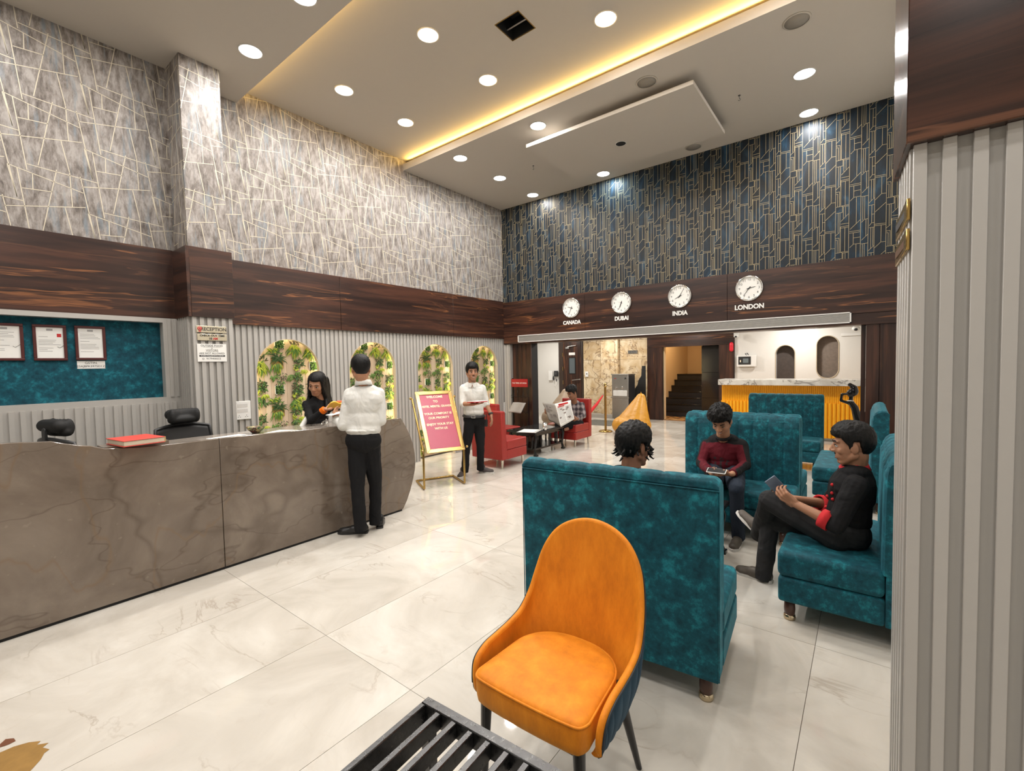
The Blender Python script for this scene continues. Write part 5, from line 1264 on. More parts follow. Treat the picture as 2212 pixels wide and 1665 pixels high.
# ------------------------------------------------------------------ slatted black bench table in the foreground
bt = thing('slatted_table', 'worn black slatted wooden table in front of the orange chair', 'table', (-.80, .70, 0), math.radians(3.2))
bt_h = .425
def bx_(name, a): MB().box(*a).build(name, [SLATB], bt, world=False, bevel=.003, segs=1)
fx0, fx1, fy0, fy1 = -.355, .46, -.50, .325
bx_('frame_rail', (fx0, fx1, fy1 - .034, fy1, .365, bt_h)); bx_('frame_rail', (fx0, fx1, fy0, fy0 + .034, .365, bt_h))
bx_('frame_rail', (fx0, fx0 + .022, fy0 + .034, fy1 - .034, .365, bt_h)); bx_('frame_rail', (fx1 - .022, fx1, fy0 + .034, fy1 - .034, .365, bt_h))
x = fx0 + .070
while x < fx1 - .04:
    bx_('slat', (x, x + .022, fy0 + .034, fy1 - .034, .372, bt_h - .002)); x += .0685
bx_('lower_rail', (fx0 + .03, fx1 - .03, fy1 - .10, fy1 - .075, .20, .235)); bx_('lower_rail', (fx0 + .03, fx1 - .03, fy0 + .05, fy0 + .075, .20, .235))
for k in range(6): bx_('lower_slat', (fx0 + .06 + k * .13, fx0 + .11 + k * .13, fy0 + .05, fy1 - .08, .235, .25))
for a, b in ((fx0, fy0), (fx1 - .04, fy0), (fx0, fy1 - .04), (fx1 - .04, fy1 - .04)): bx_('leg', (a + .001, a + .039, b + .001, b + .039, 0, .365))

# brown streaky mark on the floor
t = thing('floor_patch', 'golden brown streaky smear on the floor tiles', 'stain', (-2.70, .19, 0))
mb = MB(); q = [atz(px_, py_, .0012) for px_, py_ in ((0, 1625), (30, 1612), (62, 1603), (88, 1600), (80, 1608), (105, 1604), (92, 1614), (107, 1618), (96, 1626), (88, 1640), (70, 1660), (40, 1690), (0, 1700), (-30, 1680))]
mb.add(q, [tuple(range(len(q)))[::-1]]); mb.build('patch', [plain('brown_patch', (.30, .17, .05), .3, grain=.3)], t)
mb = MB(); q = [atz(px_, py_, .0012) for px_, py_ in ((0, 1607), (12, 1596), (30, 1594), (34, 1600), (18, 1608), (0, 1614))]; mb.add(q, [tuple(range(len(q)))[::-1]]); mb.build('patch', [plain('dark_brown_patch', (.16, .06, .03), .4, grain=.3)], t)
# ------------------------------------------------------------------ people
def frame(f, u):
    f = V(f).normalized(); u = V(u); u = (u - f * u.dot(f)).normalized(); return f.cross(u), f, u   # right, forward, up
def head_prims(m, c, F, U, s=1.0, neck=None, smile=False, fem=False):
    r, f, u = frame(F, U); R = Matrix((r, f, u)).transposed()
    P = lambda x, y, z: V(c) + (r * x + f * y + u * z) * s
    E = lambda x, y, z, a, b, d: m.ell(P(x, y, z), (a * s, b * s, d * s), R)
    E(0, -.012, .030, .074, .092, .086); E(0, .020, -.010, .066, .072, .080); E(0, .028, -.050, .052 if fem else .057, .060, .056)
    m.cap(P(0, .055, -.094), P(0, .062, -.090), .022 * s, .020 * s)
    for q in (-1, 1):
        m.cap(P(q * .052, -.005, -.052), P(q * .018, .055, -.094), .022 * s, .018 * s)
        E(q * .040, .058, -.024, .022, .020, .024)
        m.cap(P(q * .012, .082, .030), P(q * .046, .068, .030), .0095 * s, .008 * s)
        m.ell(P(q * .0765, -.006, -.008), (.009 * s, .021 * s, .033 * s), R @ Matrix.Rotation(q * .25, 3, 'Z'))
        m.ell(P(q * .013, .096, -.026), (.009 * s, .011 * s, .008 * s), R)
    m.cap(P(0, .082, .020), P(0, .104, -.020), .0085 * s, .0115 * s)
    m.cap(P(-.019, .080, -.053), P(.019, .080, -.053), .0075 * s); m.cap(P(-.016, .080, -.066), P(.016, .080, -.066), .0085 * s)
    if neck is not None: m.cap(P(0, -.022, -.055), neck, .054 * s * (.85 if fem else 1), .058 * s * (.88 if fem else 1))
def face_parts(t, c, F, U, s=1.0, brow=1, tache=0, smile=0, closed=0):
    r, f, u = frame(F, U); R = Matrix((r, f, u)).transposed(); P = lambda x, y, z: V(c) + (r * x + f * y + u * z) * s
    for q in (-1, 1):
        e = MB(); e.ell(P(q * .031, .0735, .004), (.0135 * s, .010 * s, (.0085 if not closed else .003) * s), R, 14, 8); e.build('eye', [EYEW], t)
        MB().ell(P(q * .031 + .001, .0812, .003), (.0058 * s, .0036 * s, (.006 if not closed else .003) * s), R, 12, 6).build('iris', [EYEB], t)
        MB().tube([P(q * .017, .0865, .010), P(q * .031, .0858, .0145), P(q * .046, .074, .008)], [.0022 * s, .003 * s, .0018 * s], 6).build('eyelid', [HAIR], t)
        MB().tube([P(q * .013, .090, .030), P(q * .032, .0845, .036), P(q * .050, .070, .028)], [.0035 * s * brow, .0042 * s * brow, .002 * s * brow], 6).build('eyebrow', [HAIR], t)
    k = .006 if smile else .0
    MB().tube([P(-.026, .074, -.058 + k), P(-.012, .084, -.056), P(0, .0858, -.058), P(.012, .084, -.056), P(.026, .074, -.058 + k)], [.002 * s, .0038 * s, .004 * s, .0038 * s, .002 * s], 6).tube([P(-.022, .075, -.063 + k), P(0, .0865, -.069), P(.022, .075, -.063 + k)], [.002 * s, .005 * s, .002 * s], 6).build('lips', [LIP], t)
    if smile: MB().tube([P(-.019, .0815, -.059), P(0, .0905, -.0635), P(.019, .0815, -.059)], .0030 * s, 6).build('teeth', [EYEW], t)
    if tache: MB().tube([P(-.028, .074, -.050), P(-.010, .0875, -.043), P(.010, .0875, -.043), P(.028, .074, -.050)], [.002 * s, .0038 * s, .0038 * s, .002 * s], 6).build('moustache', [HAIR], t)
def hair(t, c, F, U, s=1.0, thick=.016, top=.02, front=.062, nape=-.075, seed=0, quiff=0, rough=1.0):
    r, f, u = frame(F, U); vs = []; nu, nv = 96, 56
    m = MB()
    def P(a, b):
        th = 2 * PI * a; ph = PI * b
        d = V((math.sin(ph) * math.sin(th), math.sin(ph) * math.cos(th), math.cos(ph)))     # x right, y forward, z up
        base = V((d.x * .076, -.012 + d.y * .094, .030 + d.z * .088)); low = max(0, -d.z)
        base.x *= 1 - .18 * low; az = abs(math.degrees(math.atan2(d.x, d.y)))
        if az < 48: lim = front
        elif az < 70: lim = front + (.005 - front) * (az - 48) / 22
        elif az < 84: lim = -.015
        elif az < 104: lim = .030
        else: lim = .0 + (nape) * min(1, (az - 104) / 22)
        z = base.z; k = max(0, min(1, (z - lim) / .016 + .5))
        n1 = noise.noise(V((d.x * 7 + seed, d.y * 7, d.z * 3))) * .35 + noise.noise(V((d.x * 22 + seed, d.y * 14, d.z * 14))) * .5
        h = thick + top * max(0, d.z) + quiff * max(0, d.y) * max(0, d.z) * 2
        h = h * (1 + .35 * n1 * rough)
        rad = -.012 * (1 - k) + h * k
        q = base + d * rad
        return V(c) + (r * q.x + f * q.y + u * q.z) * s
    m.grid(lambda a, b: P(a, b), nu, nv, closeu=True)
    o = m.build('hair', [HAIR], t); return o
def hand_prims(m, w, d, n, side, s=1.0, curl=.35, spread=1.0, thumb=.5, r0=.0085):
    "w wrist, d direction of the palm, n palm normal (fingers curl towards it), side = thumb side sign"
    d = V(d).normalized(); n = V(n); n = (n - d * n.dot(d)).normalized(); x = d.cross(n) * side; w = V(w)
    m.cap(w, w + d * .02 * s, .022 * s, .021 * s)
    L_ = [(.033, .040, .034), (.011, .045, .038), (-.011, .042, .035), (-.031, .034, .028)]
    for k, (o, l1, l2) in enumerate(L_):
        kn = w + d * (.088 - .006 * abs(k - 1)) * s + x * o * s * .95
        m.cap(w + d * .02 * s + x * o * .5 * s, kn, .0155 * s, .0125 * s)
        a = curl * (.6 + .15 * k); dd = (d * math.cos(a) + n * math.sin(a) + x * .06 * (1.5 - k) * spread).normalized(); p = kn + dd * l1 * s; m.cap(kn, p, (r0 + .001) * s, r0 * s)
        a += curl * 1.2; dd2 = (d * math.cos(a) + n * math.sin(a)).normalized(); q = p + dd2 * l2 * .62 * s; m.cap(p, q, r0 * s, r0 * .92 * s)
        a += curl * .9; dd3 = (d * math.cos(a) + n * math.sin(a)).normalized(); m.cap(q, q + dd3 * l2 * .5 * s, r0 * .92 * s, r0 * .8 * s)
    b = w + d * .022 * s + x * .026 * s; td = (d * .62 + x * .62 + n * thumb).normalized(); p = b + td * .040 * s; m.cap(w + d * .015 * s, b, .018 * s, .016 * s); m.cap(b, p, .0145 * s, .0115 * s)
    td2 = (d * .85 + x * .2 + n * thumb * 1.2).normalized(); m.cap(p, p + td2 * .030 * s, .011 * s, .0085 * s)
def fold(a=.004, sc=9, st=2.2, seed=0):
    def f(co): return a * noise.noise(V((co.x * sc + seed + co.z * sc * .8, co.y * sc + co.z * sc * .6, co.z * sc * .9))) + a * .7 * (1 - 2 * abs(noise.noise(V((co.x * sc * 1.6 + seed + co.z * 5, co.y * sc * 1.6 + 5, co.z * sc * 1.1))))) - a * .5
    return f
def cuff(m, a, b, r0, r1): m.cyl(a, b, r0, r1, 20)
def shoe(t, heel, toe, mat_, sole_, s=1.0, up=None, ankle=None, name='shoe'):
    heel, toe = V(heel), V(toe); d = (toe - heel).normalized(); U = V(up) if up else V((0, 0, 1)); U = (U - d * U.dot(d)).normalized(); L_ = (toe - heel).length
    m = MB(); h = U * .034 * s
    m.cap(heel + d * .035 + h * 1.25, heel + d * L_ * .5 + h * 1.2, .038 * s, .038 * s); m.cap(heel + d * L_ * .45 + h * 1.05, toe - d * .04 + h * .85, .040 * s, .030 * s)
    x = d.cross(U)
    for q in (-1, 1): m.cap(heel + d * L_ * .35 + h * .8 + x * q * .012, toe - d * .055 + h * .75 + x * q * .014, .028 * s, .026 * s)
    m.cap(heel + d * .04 + h, heel + d * .055 + h * 2.7, .038 * s, .040 * s)
    o = organic(name, m, [mat_], t, .006, 3)
    z = MB(); pts = [(-.0, .6), (.04, .95), (.35, .9), (.62, 1.15), (.82, 1.05), (.95, .6), (1.0, .1)]
    poly = [(L_ * a, .035 * s * b) for a, b in pts] + [(L_ * a, -.035 * s * b) for a, b in pts[::-1]]
    z.prism(poly, heel, d, x, U, .020 * s); z.build('sole', [sole_], o)
    if mat_ == SNEAK:
        for k in range(4):
            q_ = heel + d * (L_ * (.42 + .08 * k)); w_ = .024 - .002 * k
            MB().tube([q_ - x * w_ + U * (.062 - .004 * k), q_ + U * (.080 - .007 * k), q_ + x * w_ + U * (.062 - .004 * k)], .0035, 6).build('lace', [DGREY], o)
    return o

def person(label, loc, J, skin, top, legs, hs=1.0, voxel=.006, build=1.0, fem=False, hairk={}, facek={}, sleeves='long', shoes=None, hands={}, toppick=None, topmats=None, hem=None, longhair=False):
    t = thing('person', label, 'person', tuple(loc))
    N, C, Pv = J['neck'], J['chest'], J['pelvis']
    SL, SR = J['sl'], J['sr']; bw = build
    rt = (SR - SL).normalized(); upv = (C - Pv).normalized(); fw_ = upv.cross(rt).normalized() * 1
    R = Matrix((rt, fw_, upv)).transposed()
    m = MB(); head_prims(m, J['head'], J['hf'], J['hu'], hs, N - V((0, 0, .03)), fem=fem)
    m.cap(N - V((0, 0, .03)), C, .055 * bw, .075 * bw); m.cap(C, Pv, .075 * bw, .08 * bw)
    for s_ in 'lr':
        S, E, Wr = J['s' + s_], J['e' + s_], J['w' + s_]
        m.cap(N - V((0, 0, .06)), S, .045 * bw, .045 * bw); m.cap(S, E, .040 * bw, .034 * bw); m.cap(E, Wr, .036 * bw, .024 * bw)
        hd = hands.get(s_)
        if hd: hand_prims(m, Wr, hd[0], hd[1], hd[2], hd[3] if len(hd) > 3 else 1.0, hd[4] if len(hd) > 4 else .35)
        H_, K, A_ = J['h' + s_], J['k' + s_], J['a' + s_]
        m.cap(Pv, H_, .09 * bw, .075 * bw); m.cap(H_, K, .068 * bw, .045 * bw); m.cap(K, A_, .044 * bw, .030 * bw)
        if not shoes: m.cap(A_, A_ + (J['t' + s_] - A_) * .5, .03, .026)
    organic('body', m, [skin], t, voxel, 3)
    face_parts(t, J['head'], J['hf'], J['hu'], hs, **facek)
    hair(t, J['head'], J['hf'], J['hu'], hs, **hairk)
    # top
    m = MB(); sh = .013
    m.ell(C + upv * .0, (.165 * bw, .115 * bw, .17), R); m.ell((C + Pv) / 2 - upv * .01, (.150 * bw * (.85 if fem else 1), .108 * bw, .18), R); m.ell(Pv + upv * .085, (.152 * bw, .114 * bw, .09), R); m.cap(C + rt * .07 + upv * .03, C - rt * .07 + upv * .03, .105 * bw)
    m.ell(C + upv * .10, (.14 * bw, .085 * bw, .08), R)
    for s_ in 'lr':
        S, E, Wr = J['s' + s_], J['e' + s_], J['w' + s_]
        m.cap(N - V((0, 0, .045)) , S + V((0, 0, -.005)), .052 * bw, .052 * bw); m.cap(N - V((0, 0, .035)) + (S - N) * .15, S + V((0, 0, -.005)), .038 * bw, .042 * bw); m.cap(S, E, (.062 if not fem else .052) * bw, (.050 if not fem else .043) * bw)
        if sleeves == 'long': m.cap(E, E + (Wr - E) * .55, .048 * bw, .042 * bw); cuff(m, E + (Wr - E) * .5, E + (Wr - E) * .93, .043 * bw, .036 * bw)
        elif sleeves == 'rolled': cuff(m, E - (Wr - E) * .0, E + (Wr - E) * .16, .050 * bw, .050 * bw)
    o = organic('top', m, topmats or [top], t, voxel, 4 if top is not SHIRTW else 12, fold(.0055 if top is not SHIRTW else .0035, 7 if top is not SHIRTW else 9, 2.0, hash(label) % 7), toppick)
    # legs
    m = MB(); m.ell(Pv - upv * .01, (.158 * bw, .118 * bw, .125), R)
    for s_ in 'lr':
        H_, K, A_ = J['h' + s_], J['k' + s_], J['a' + s_]
        m.cap(H_, H_ + (K - H_) * .55, .088 * bw, .078 * bw); m.cap(H_ + (K - H_) * .5, K, .080 * bw, .062 * bw); m.cap(K, K + (A_ - K) * .6, .060 * bw, .054 * bw); cuff(m, K + (A_ - K) * .5, K + (A_ - K) * (1.10 if shoes else .97), .056 * bw, .052 * bw)
    organic('trousers', m, [legs], t, voxel, 4, fold(.0045, 8, 1.5, 3))
    if shoes:
        for s_ in 'lr':
            A_, T_ = J['a' + s_], J['t' + s_]; up = shoes[2].get(s_) if len(shoes) > 2 else None
            d = (T_ - A_); d = (d - (V(up) if up else V((0, 0, 1))) * d.dot(V(up) if up else V((0, 0, 1)))).normalized()
            he = J.get('he' + s_) or (V((A_.x, A_.y, 0)) - d * .055)
            to = J.get('to' + s_) or he + d * .275
            shoe(t, he, to, shoes[0], shoes[1], 1.0, up)
    return t, fw_, R

UP = V((0, 0, 1))
# --- man in white shirt with his back turned, at the desk
d0 = 4.45; a4 = lambda x, y, d=d0: at(x, y, d)
J = dict(head=a4(779, 797, 4.44), hf=V((-.95, .42, -.08)), hu=V((0, 0, 1)), neck=a4(785, 825, 4.45), chest=a4(786, 870, 4.45), pelvis=a4(785, 948, 4.42),
         sl=a4(757, 852, 4.50), sr=a4(817, 851, 4.46), el=a4(741, 919, 4.44), er=a4(823, 908, 4.42), wl=a4(724, 904, 4.62), wr=a4(806, 915, 4.62),
         hl=a4(772, 962, 4.44), hr=a4(800, 962, 4.44), kl=a4(772, 1050, 4.40), kr=a4(811, 1045, 4.52), al=a4(778, 1127, 4.39), ar=a4(810, 1122, 4.53))
for k in ('al', 'ar'): J[k].z = .085
J['tl'] = J['al'] + V((-.20, -.12, 0)); J['tr'] = J['ar'] + V((-.20, .02, 0))
J['hel'] = atz(796, 1150, 0); J['tol'] = atz(729, 1153, 0); J['her'] = atz(820, 1142, 0); J['tor'] = J['her'] + V((-.20, .17, 0))
W1, _, RW = person('man in white shirt and black trousers standing with his back turned at the desk', (J['al'].x, J['al'].y, 0), J, SKIN1, SHIRTW, TROUB, hs=.99, hairk=dict(thick=.012, top=.014, nape=-.085, seed=1, rough=.4), facek={},
       hands={'l': (V((-.55, .40, .35)), V((.3, .6, .5)), -1, 1.0, .6), 'r': (V((-.8, .1, .1)), V((0, .5, .6)), 1, 1.0, .4)}, shoes=(LEATHER, LEATHER, {}), build=1.04)
MB().lathe([(.080, -.040), (.072, -.004), (.066, .010), (.060, .011), (.068, -.035)], J['neck'] + V((0, 0, .004)), 32, axis=(-.16, .08, 1)).build('collar', [SHIRTW], W1, solid=.003)
hem = MB(); pc = a4(784, 930, 4.43); hem.ell(pc, (.155, .135, .035), RW, 32, 10); organic('shirt_hem', hem, [SHIRTW], W1, .007, 3, fold(.007, 14, 2))
p = a4(727, 893, 4.60)
t = thing('paper_sheets', 'white paper sheets held by the man at the desk', 'paper', tuple(p))
MB().hexa([p + V(v_) for v_ in ((-.09, -.06, -.015), (.06, -.09, -.01), (.09, .06, .015), (-.06, .09, .01))] + [p + V(v_) + V((0, 0, .003)) for v_ in ((-.09, -.06, -.015), (.06, -.09, -.01), (.09, .06, .015), (-.06, .09, .01))]).build('sheet', [PAPER], t)
# --- woman in black behind the desk
f5 = lambda x, y, d=5.22: at(x, y, d)
hc = f5(684, 830, 5.14)
J = dict(head=hc, hf=V((.72, -.92, -.50)), hu=V((.30, -.15, 1)), neck=f5(694, 857, 5.22), chest=f5(688, 884, 5.24), pelvis=f5(672, 948, 5.22),
         sl=f5(712, 871, 5.30), sr=f5(662, 873, 5.20), el=f5(733, 892, 5.20), er=f5(672, 908, 5.02), wl=f5(738, 890, 4.98), wr=f5(701, 884, 4.93),
         hl=f5(690, 960, 5.22), hr=f5(662, 960, 5.20), kl=f5(690, 1010, 5.2), kr=f5(664, 1010, 5.18), al=f5(690, 1080, 5.2), ar=f5(664, 1080, 5.2))
for k in 'lr':
    h_ = J['h' + k]; J['k' + k] = V((h_.x, h_.y, .47)); J['a' + k] = V((h_.x, h_.y, .085)); J['t' + k] = J['a' + k] + V((.2, -.1, -.03))
F1, _, RF = person('young woman with long black hair in a black top behind the desk', (J['al'].x, J['al'].y, 0), J, SKIN1, CLOTHB, TROUB, hs=.98, fem=True, build=.84, hairk=dict(thick=.012, top=.008, front=.064, nape=-.09, seed=3, rough=.25), facek=dict(brow=.7, closed=0),
       hands={'r': (V((.5, .5, .12)), V((.2, -.3, .8)), -1, .92, .35), 'l': (V((.6, -.1, .1)), V((0, .2, -1)), -1, .92, .4)}, shoes=(LEATHER, LEATHER, {}))
r_, f_, u_ = frame(V((.72, -.92, -.50)), V((.30, -.15, 1)))
lh = MB(); Hp = lambda x, y, z: hc + r_ * x + f_ * y + u_ * z
for q, e in ((1, f5(657, 885, 5.20)), (-1, f5(713, 885, 5.20))):
    for k in range(6):
        a = Hp(q * (.058 + .003 * k), .030 - .026 * k, .055 - .004 * k); b = Hp(q * (.070 + .002 * k), .020 - .026 * k, -.05); c2 = Hp(q * .082, -.01 - .016 * k, -.16)
        lh.cap(a, b, .016, .020); lh.cap(b, c2, .020, .024); lh.cap(c2, e, .026, .014)
lh.cap(Hp(-.08, -.02, -.15), f5(707, 905, 5.06), .022, .010)
for q in (-1, 1): lh.cap(Hp(q * .040, -.035, .055), Hp(q * .052, -.045, -.12), .050, .050)
lh.cap(Hp(0, -.07, .05), Hp(0, -.085, -.12), .066, .070); lh.cap(Hp(0, -.085, -.12), Hp(0, -.10, -.26), .075, .06)
organic('long_hair', lh, [HAIR], F1, .006, 5, lambda co: .004 * noise.noise(V((co.x * 70, co.y * 70, co.z * 8))))
wr = J['wr']; er = J['er']; dv = (wr - er).normalized()
MB().cyl(wr - dv * .035, wr + dv * .002, .036, .034, 20).build('orange_wristband', [ORANGEC], F1, bevel=.006)
p = f5(727, 874, 4.86)
t = thing('snack_packet', 'yellow and orange snack packet in the woman\'s hands', 'packet', tuple(p))
MB().grid(lambda u, v: p + V((.07 * (v - .5) + .03, .20 * (u - .5), .012 * math.sin(u * 9) + .055 * (v - .5))), 14, 6).build('packet', [plain('yellow_foil', (.80, .45, .05), .3, grain=.3)], t, solid=.012)
MB().ell(p + V((.02, .02, .03)), (.03, .035, .012)).build('print', [plain('red_foil', (.7, .12, .03), .35)], t)
t = thing('white_scarf', 'pale cloth strip hanging beside the woman above the desk', 'scarf', tuple(f5(655, 915, 5.1)))
MB().tube([f5(667, 895, 5.12), f5(661, 905, 5.1), f5(654, 918, 5.08), f5(648, 932, 5.06)], [.012, .022, .026, .03], 10).build('cloth', [PAPER], t)
# --- smiling young man
s6 = lambda x, y, d=6.5: at(x, y, d)
hc = s6(1020, 804, 6.42)
J = dict(head=hc, hf=V((.85, -.60, -.05)), hu=V((-.02, 0, 1)), neck=s6(1020, 827, 6.46), chest=s6(1021, 851, 6.48), pelvis=s6(1024, 903, 6.5),
         sl=s6(1041, 839, 6.50), sr=s6(1001, 839, 6.46), el=s6(1051, 873, 6.52), er=s6(1000, 872, 6.40), wl=s6(1061, 896, 6.45), wr=s6(1022, 873, 6.22),
         hl=s6(1034, 912, 6.52), hr=s6(1016, 912, 6.48), kl=s6(1038, 962, 6.50), kr=s6(1007, 965, 6.44), al=s6(1038, 1010, 6.55), ar=s6(1005, 1018, 6.42))
J['al'].z = J['ar'].z = .085
J['hel'] = atz(1035, 1020, 0); J['tol'] = atz(1068, 1022, 0); J['her'] = atz(1003, 1025, 0); J['tor'] = J['her'] + V((.10, -.22, 0))
J['tl'] = J['al'] + V((.2, 0, -.05)); J['tr'] = J['ar'] + V((.1, -.2, -.05))
S_, _, RS = person('smiling young man in white shirt holding a tray beside the welcome board', (J['al'].x, J['al'].y, 0), J, SKIN3, SHIRTW, TROUB, hs=1.0, hairk=dict(thick=.014, top=.020, front=.058, seed=5, quiff=.012, rough=.6), facek=dict(smile=1, tache=1, brow=1.2), sleeves='rolled',
       hands={'r': (V((.9, .05, .08)), V((0, 0, 1)), -1, 1.0, .12), 'l': (V((.25, -.1, -.9)), V((-.6, -.4, 0)), 1, 1.0, .35)}, shoes=(SLIPON, SOLE, {}), build=.98)
MB().lathe([(.072, -.022), (.066, .006), (.060, .008), (.066, -.020)], s6(1020, 829, 6.46), 28, axis=(-.12, .12, 1)).build('collar', [SHIRTW], S_, solid=.003)
for q in (-1, 1):
    b0 = s6(1020, 830, 6.385); sx_ = V((.79, .61, 0)) * q
    MB().prism([(0, 0), (.052, .028), (.06, -.03), (.02, -.045)], b0 + V((.012, -.012, 0)), sx_, (0, 0, 1), V((.6, -.8, 0)), .006).build('collar_flap', [SHIRTW], S_)
MB().prism([(-.022, .02), (.022, .02), (0, -.055)], s6(1020, 832, 6.378), V((.79, .61, 0)), (0, 0, 1), V((.6, -.8, 0)), .004).build('bare_neck', [SKIN3], S_)
MB().lathe([(.030, 0), (.034, .004), (.034, .018), (.030, .022)], J['wl'] - (J['wl'] - J['el']).normalized() * .03, 20, axis=tuple(J['wl'] - J['el'])).build('wristwatch', [BLACKP], S_, solid=.003)
bc = s6(1024, 898, 6.49); bm = MB(); r__, f__, u__ = RS.col[0], RS.col[1], RS.col[2]
bm.tube([bc + r__ * .150 * math.cos(a) + f__ * .113 * math.sin(a) for a in [2 * PI * k / 32 for k in range(32)]], .018, 8, closed=True); bm.build('belt', [BLACKP], S_)
MB().box(-.02, .02, -.005, .005, -.016, .016).build('buckle', [STEEL], S_) if False else None
fd = V((.62, -.78, 0)); MB().tube([bc + fd * .140 + V((.02, .015, .014)), bc + fd * .140 + V((-.02, -.015, .014)), bc + fd * .140 + V((-.02, -.015, -.014)), bc + fd * .140 + V((.02, .015, -.014))], .004, 6, closed=True).build('buckle', [CHROME], S_)
MB().tube([s6(1020, 834, 6.34), s6(1022, 860, 6.33), s6(1024, 890, 6.345)], .0025, 6).build('button_placket', [SHIRTW], S_)
p = s6(1031, 867, 6.15)
t = thing('serving_tray', 'flat white tray with red underside on the smiling man\'s palm', 'tray', tuple(p))
MB().box(-.12, .12, -.09, .09, .0, .008).build('tray_top', [PAPER], t, world=False, bevel=.002); MB().box(-.12, .12, -.09, .09, -.010, -.0005).build('tray_base', [REDC], t, world=False, bevel=.002)
t.rotation_euler = (0, -.06, -.3)
t = thing('walkie_talkie', 'small black radio clipped at the smiling man\'s hip', 'radio', tuple(s6(1050, 912, 6.44)))
MB().box(-.02, .02, -.015, .015, -.06, .04).cyl((.01, 0, .04), (.01, 0, .12), .005).build('body', [BLACKP], t, world=False, bevel=.004)
# --- newspaper reader on the red chair
n8 = lambda x, y, d=8.75: at(x, y, d)
hc = n8(1236, 849, 8.62)
J = dict(head=hc, hf=V((-.35, -.95, -.45)), hu=V((-.05, -.3, 1)), neck=n8(1240, 866, 8.74), chest=n8(1240, 882, 8.80), pelvis=n8(1244, 912, 8.82),
         sl=n8(1257, 875, 8.80), sr=n8(1222, 873, 8.80), el=n8(1261, 898, 8.62), er=n8(1214, 895, 8.62), wl=n8(1247, 905, 8.40), wr=n8(1184, 893, 8.52),
         hl=n8(1252, 917, 8.78), hr=n8(1236, 917, 8.82), kl=n8(1218, 920, 8.42), kr=n8(1214, 914, 8.60), al=n8(1200, 917, 8.50), ar=n8(1226, 926, 8.40))
J['tl'] = J['al'] + V((-.14, -.06, -.02)); J['tr'] = J['ar'] + V((-.05, -.1, -.02))
N_, _, _ = person('man in plaid shirt reading a newspaper cross-legged on a red chair', (J['pelvis'].x, J['pelvis'].y, .42), J, SKIN2, PLAID, TROUB, hs=1.0, voxel=.007, hairk=dict(thick=.012, top=.038, front=.062, seed=8, quiff=.02), facek=dict(smile=1, tache=1, brow=1.2),
       hands={'l': (V((-.5, -.2, .2)), V((-.5, .5, 0)), 1, 1.0, .7), 'r': (V((-.6, .1, .3)), V((.3, .6, 0)), -1, 1.0, .7)}, build=.97)
fm = MB()
for k in ('l',): fm.cap(J['a' + k], J['a' + k] + V((-.15, -.05, -.015)), .030, .022); fm.cap(J['a' + k] + V((-.15, -.05, -.015)), J['a' + k] + V((-.20, -.06, -.01)), .022, .018)
organic('bare_foot', fm, [SKIN2], N_, .006, 3)
A0, A1 = n8(1171, 869, 8.28), n8(1198, 872, 8.12); A2 = n8(1233, 864, 8.22); B0, B1, B2_ = n8(1187, 908, 8.30), n8(1212, 922, 8.10), n8(1240, 905, 8.20)
t = thing('newspaper', 'open newspaper with red headline held by the man on the red chair', 'newspaper', tuple(A1))
def page(p0, p1, q0, q1, nm):
    MB().grid(lambda u, v: (p0.lerp(p1, u)).lerp(q0.lerp(q1, u), v) + V((.0, .02 * math.sin(PI * u) + .012 * math.sin(v * 5 + u * 3), 0)), 12, 10).build(nm, [GREYP if nm == 'left_page' else PAPER], t, solid=.003)
page(A0, A1, B0, B1, 'left_page'); page(A1, A2, B1, B2_, 'front_page')
pr = MB(); pk = MB(); pg = MB()
def cell(mb, a, b, c_, d_, u0, u1, v0, v1):
    q = [(u0, v0), (u1, v0), (u1, v1), (u0, v1)]
    mb.add([a.lerp(b, u).lerp(c_.lerp(d_, u), v) + V((0, .02 * math.sin(PI * u) + .012 * math.sin(v * 5 + u * 3) - .006, 0)) for u, v in q], [(0, 1, 2, 3)])
cell(pr, A1, A2, B1, B2_, .18, .78, .05, .13); cell(pr, A1, A2, B1, B2_, .10, .5, .15, .19)
R = random.Random(4)
for k in range(9):
    u = R.uniform(.05, .7); v = R.uniform(.2, .85); cell(pk, A1, A2, B1, B2_, u, u + R.uniform(.08, .22), v, v + R.uniform(.03, .12))
    u = R.uniform(.05, .7); v = R.uniform(.05, .85); cell(pg, A0, A1, B0, B1, u, u + R.uniform(.1, .25), v, v + R.uniform(.05, .14))
for k in range(14):
    v = .22 + k * .05; cell(pg, A1, A2, B1, B2_, .05, .45, v, v + .012); cell(pg, A1, A2, B1, B2_, .52, .95, v, v + .012)
pr.build('red_headline', [REDI], t); pk.build('picture_print', [plain('photo_print', (.26, .21, .18), .8, grain=.5)], t); pg.build('text_print', [plain('faded_print', (.22, .20, .19), .8)], t)
# --- man seen from behind over the near sofa
hc = aty(1371, 964, 2.50)
J = dict(head=hc, hf=V((.42, .88, -.10)), hu=V((0, -.02, 1)), neck=hc + V((-.01, -.03, -.135)), chest=hc + V((-.02, -.035, -.28)), pelvis=V((hc.x - .02, hc.y + .02, .52)))
c0 = J['chest']; J.update(sl=c0 + V((-.19, .0, .07)), sr=c0 + V((.19, .0, .07)), el=c0 + V((-.25, .12, -.15)), er=c0 + V((.25, .12, -.15)), wl=c0 + V((-.10, .33, -.20)), wr=c0 + V((.10, .33, -.20)))
pv = J['pelvis']
for s_, q in (('l', -1), ('r', 1)):
    J['h' + s_] = pv + V((q * .09, .06, -.01)); J['k' + s_] = pv + V((q * .12, .46, -.01)); J['a' + s_] = V((pv.x + q * .12, pv.y + .50, .085)); J['t' + s_] = J['a' + s_] + V((0, .2, -.03))
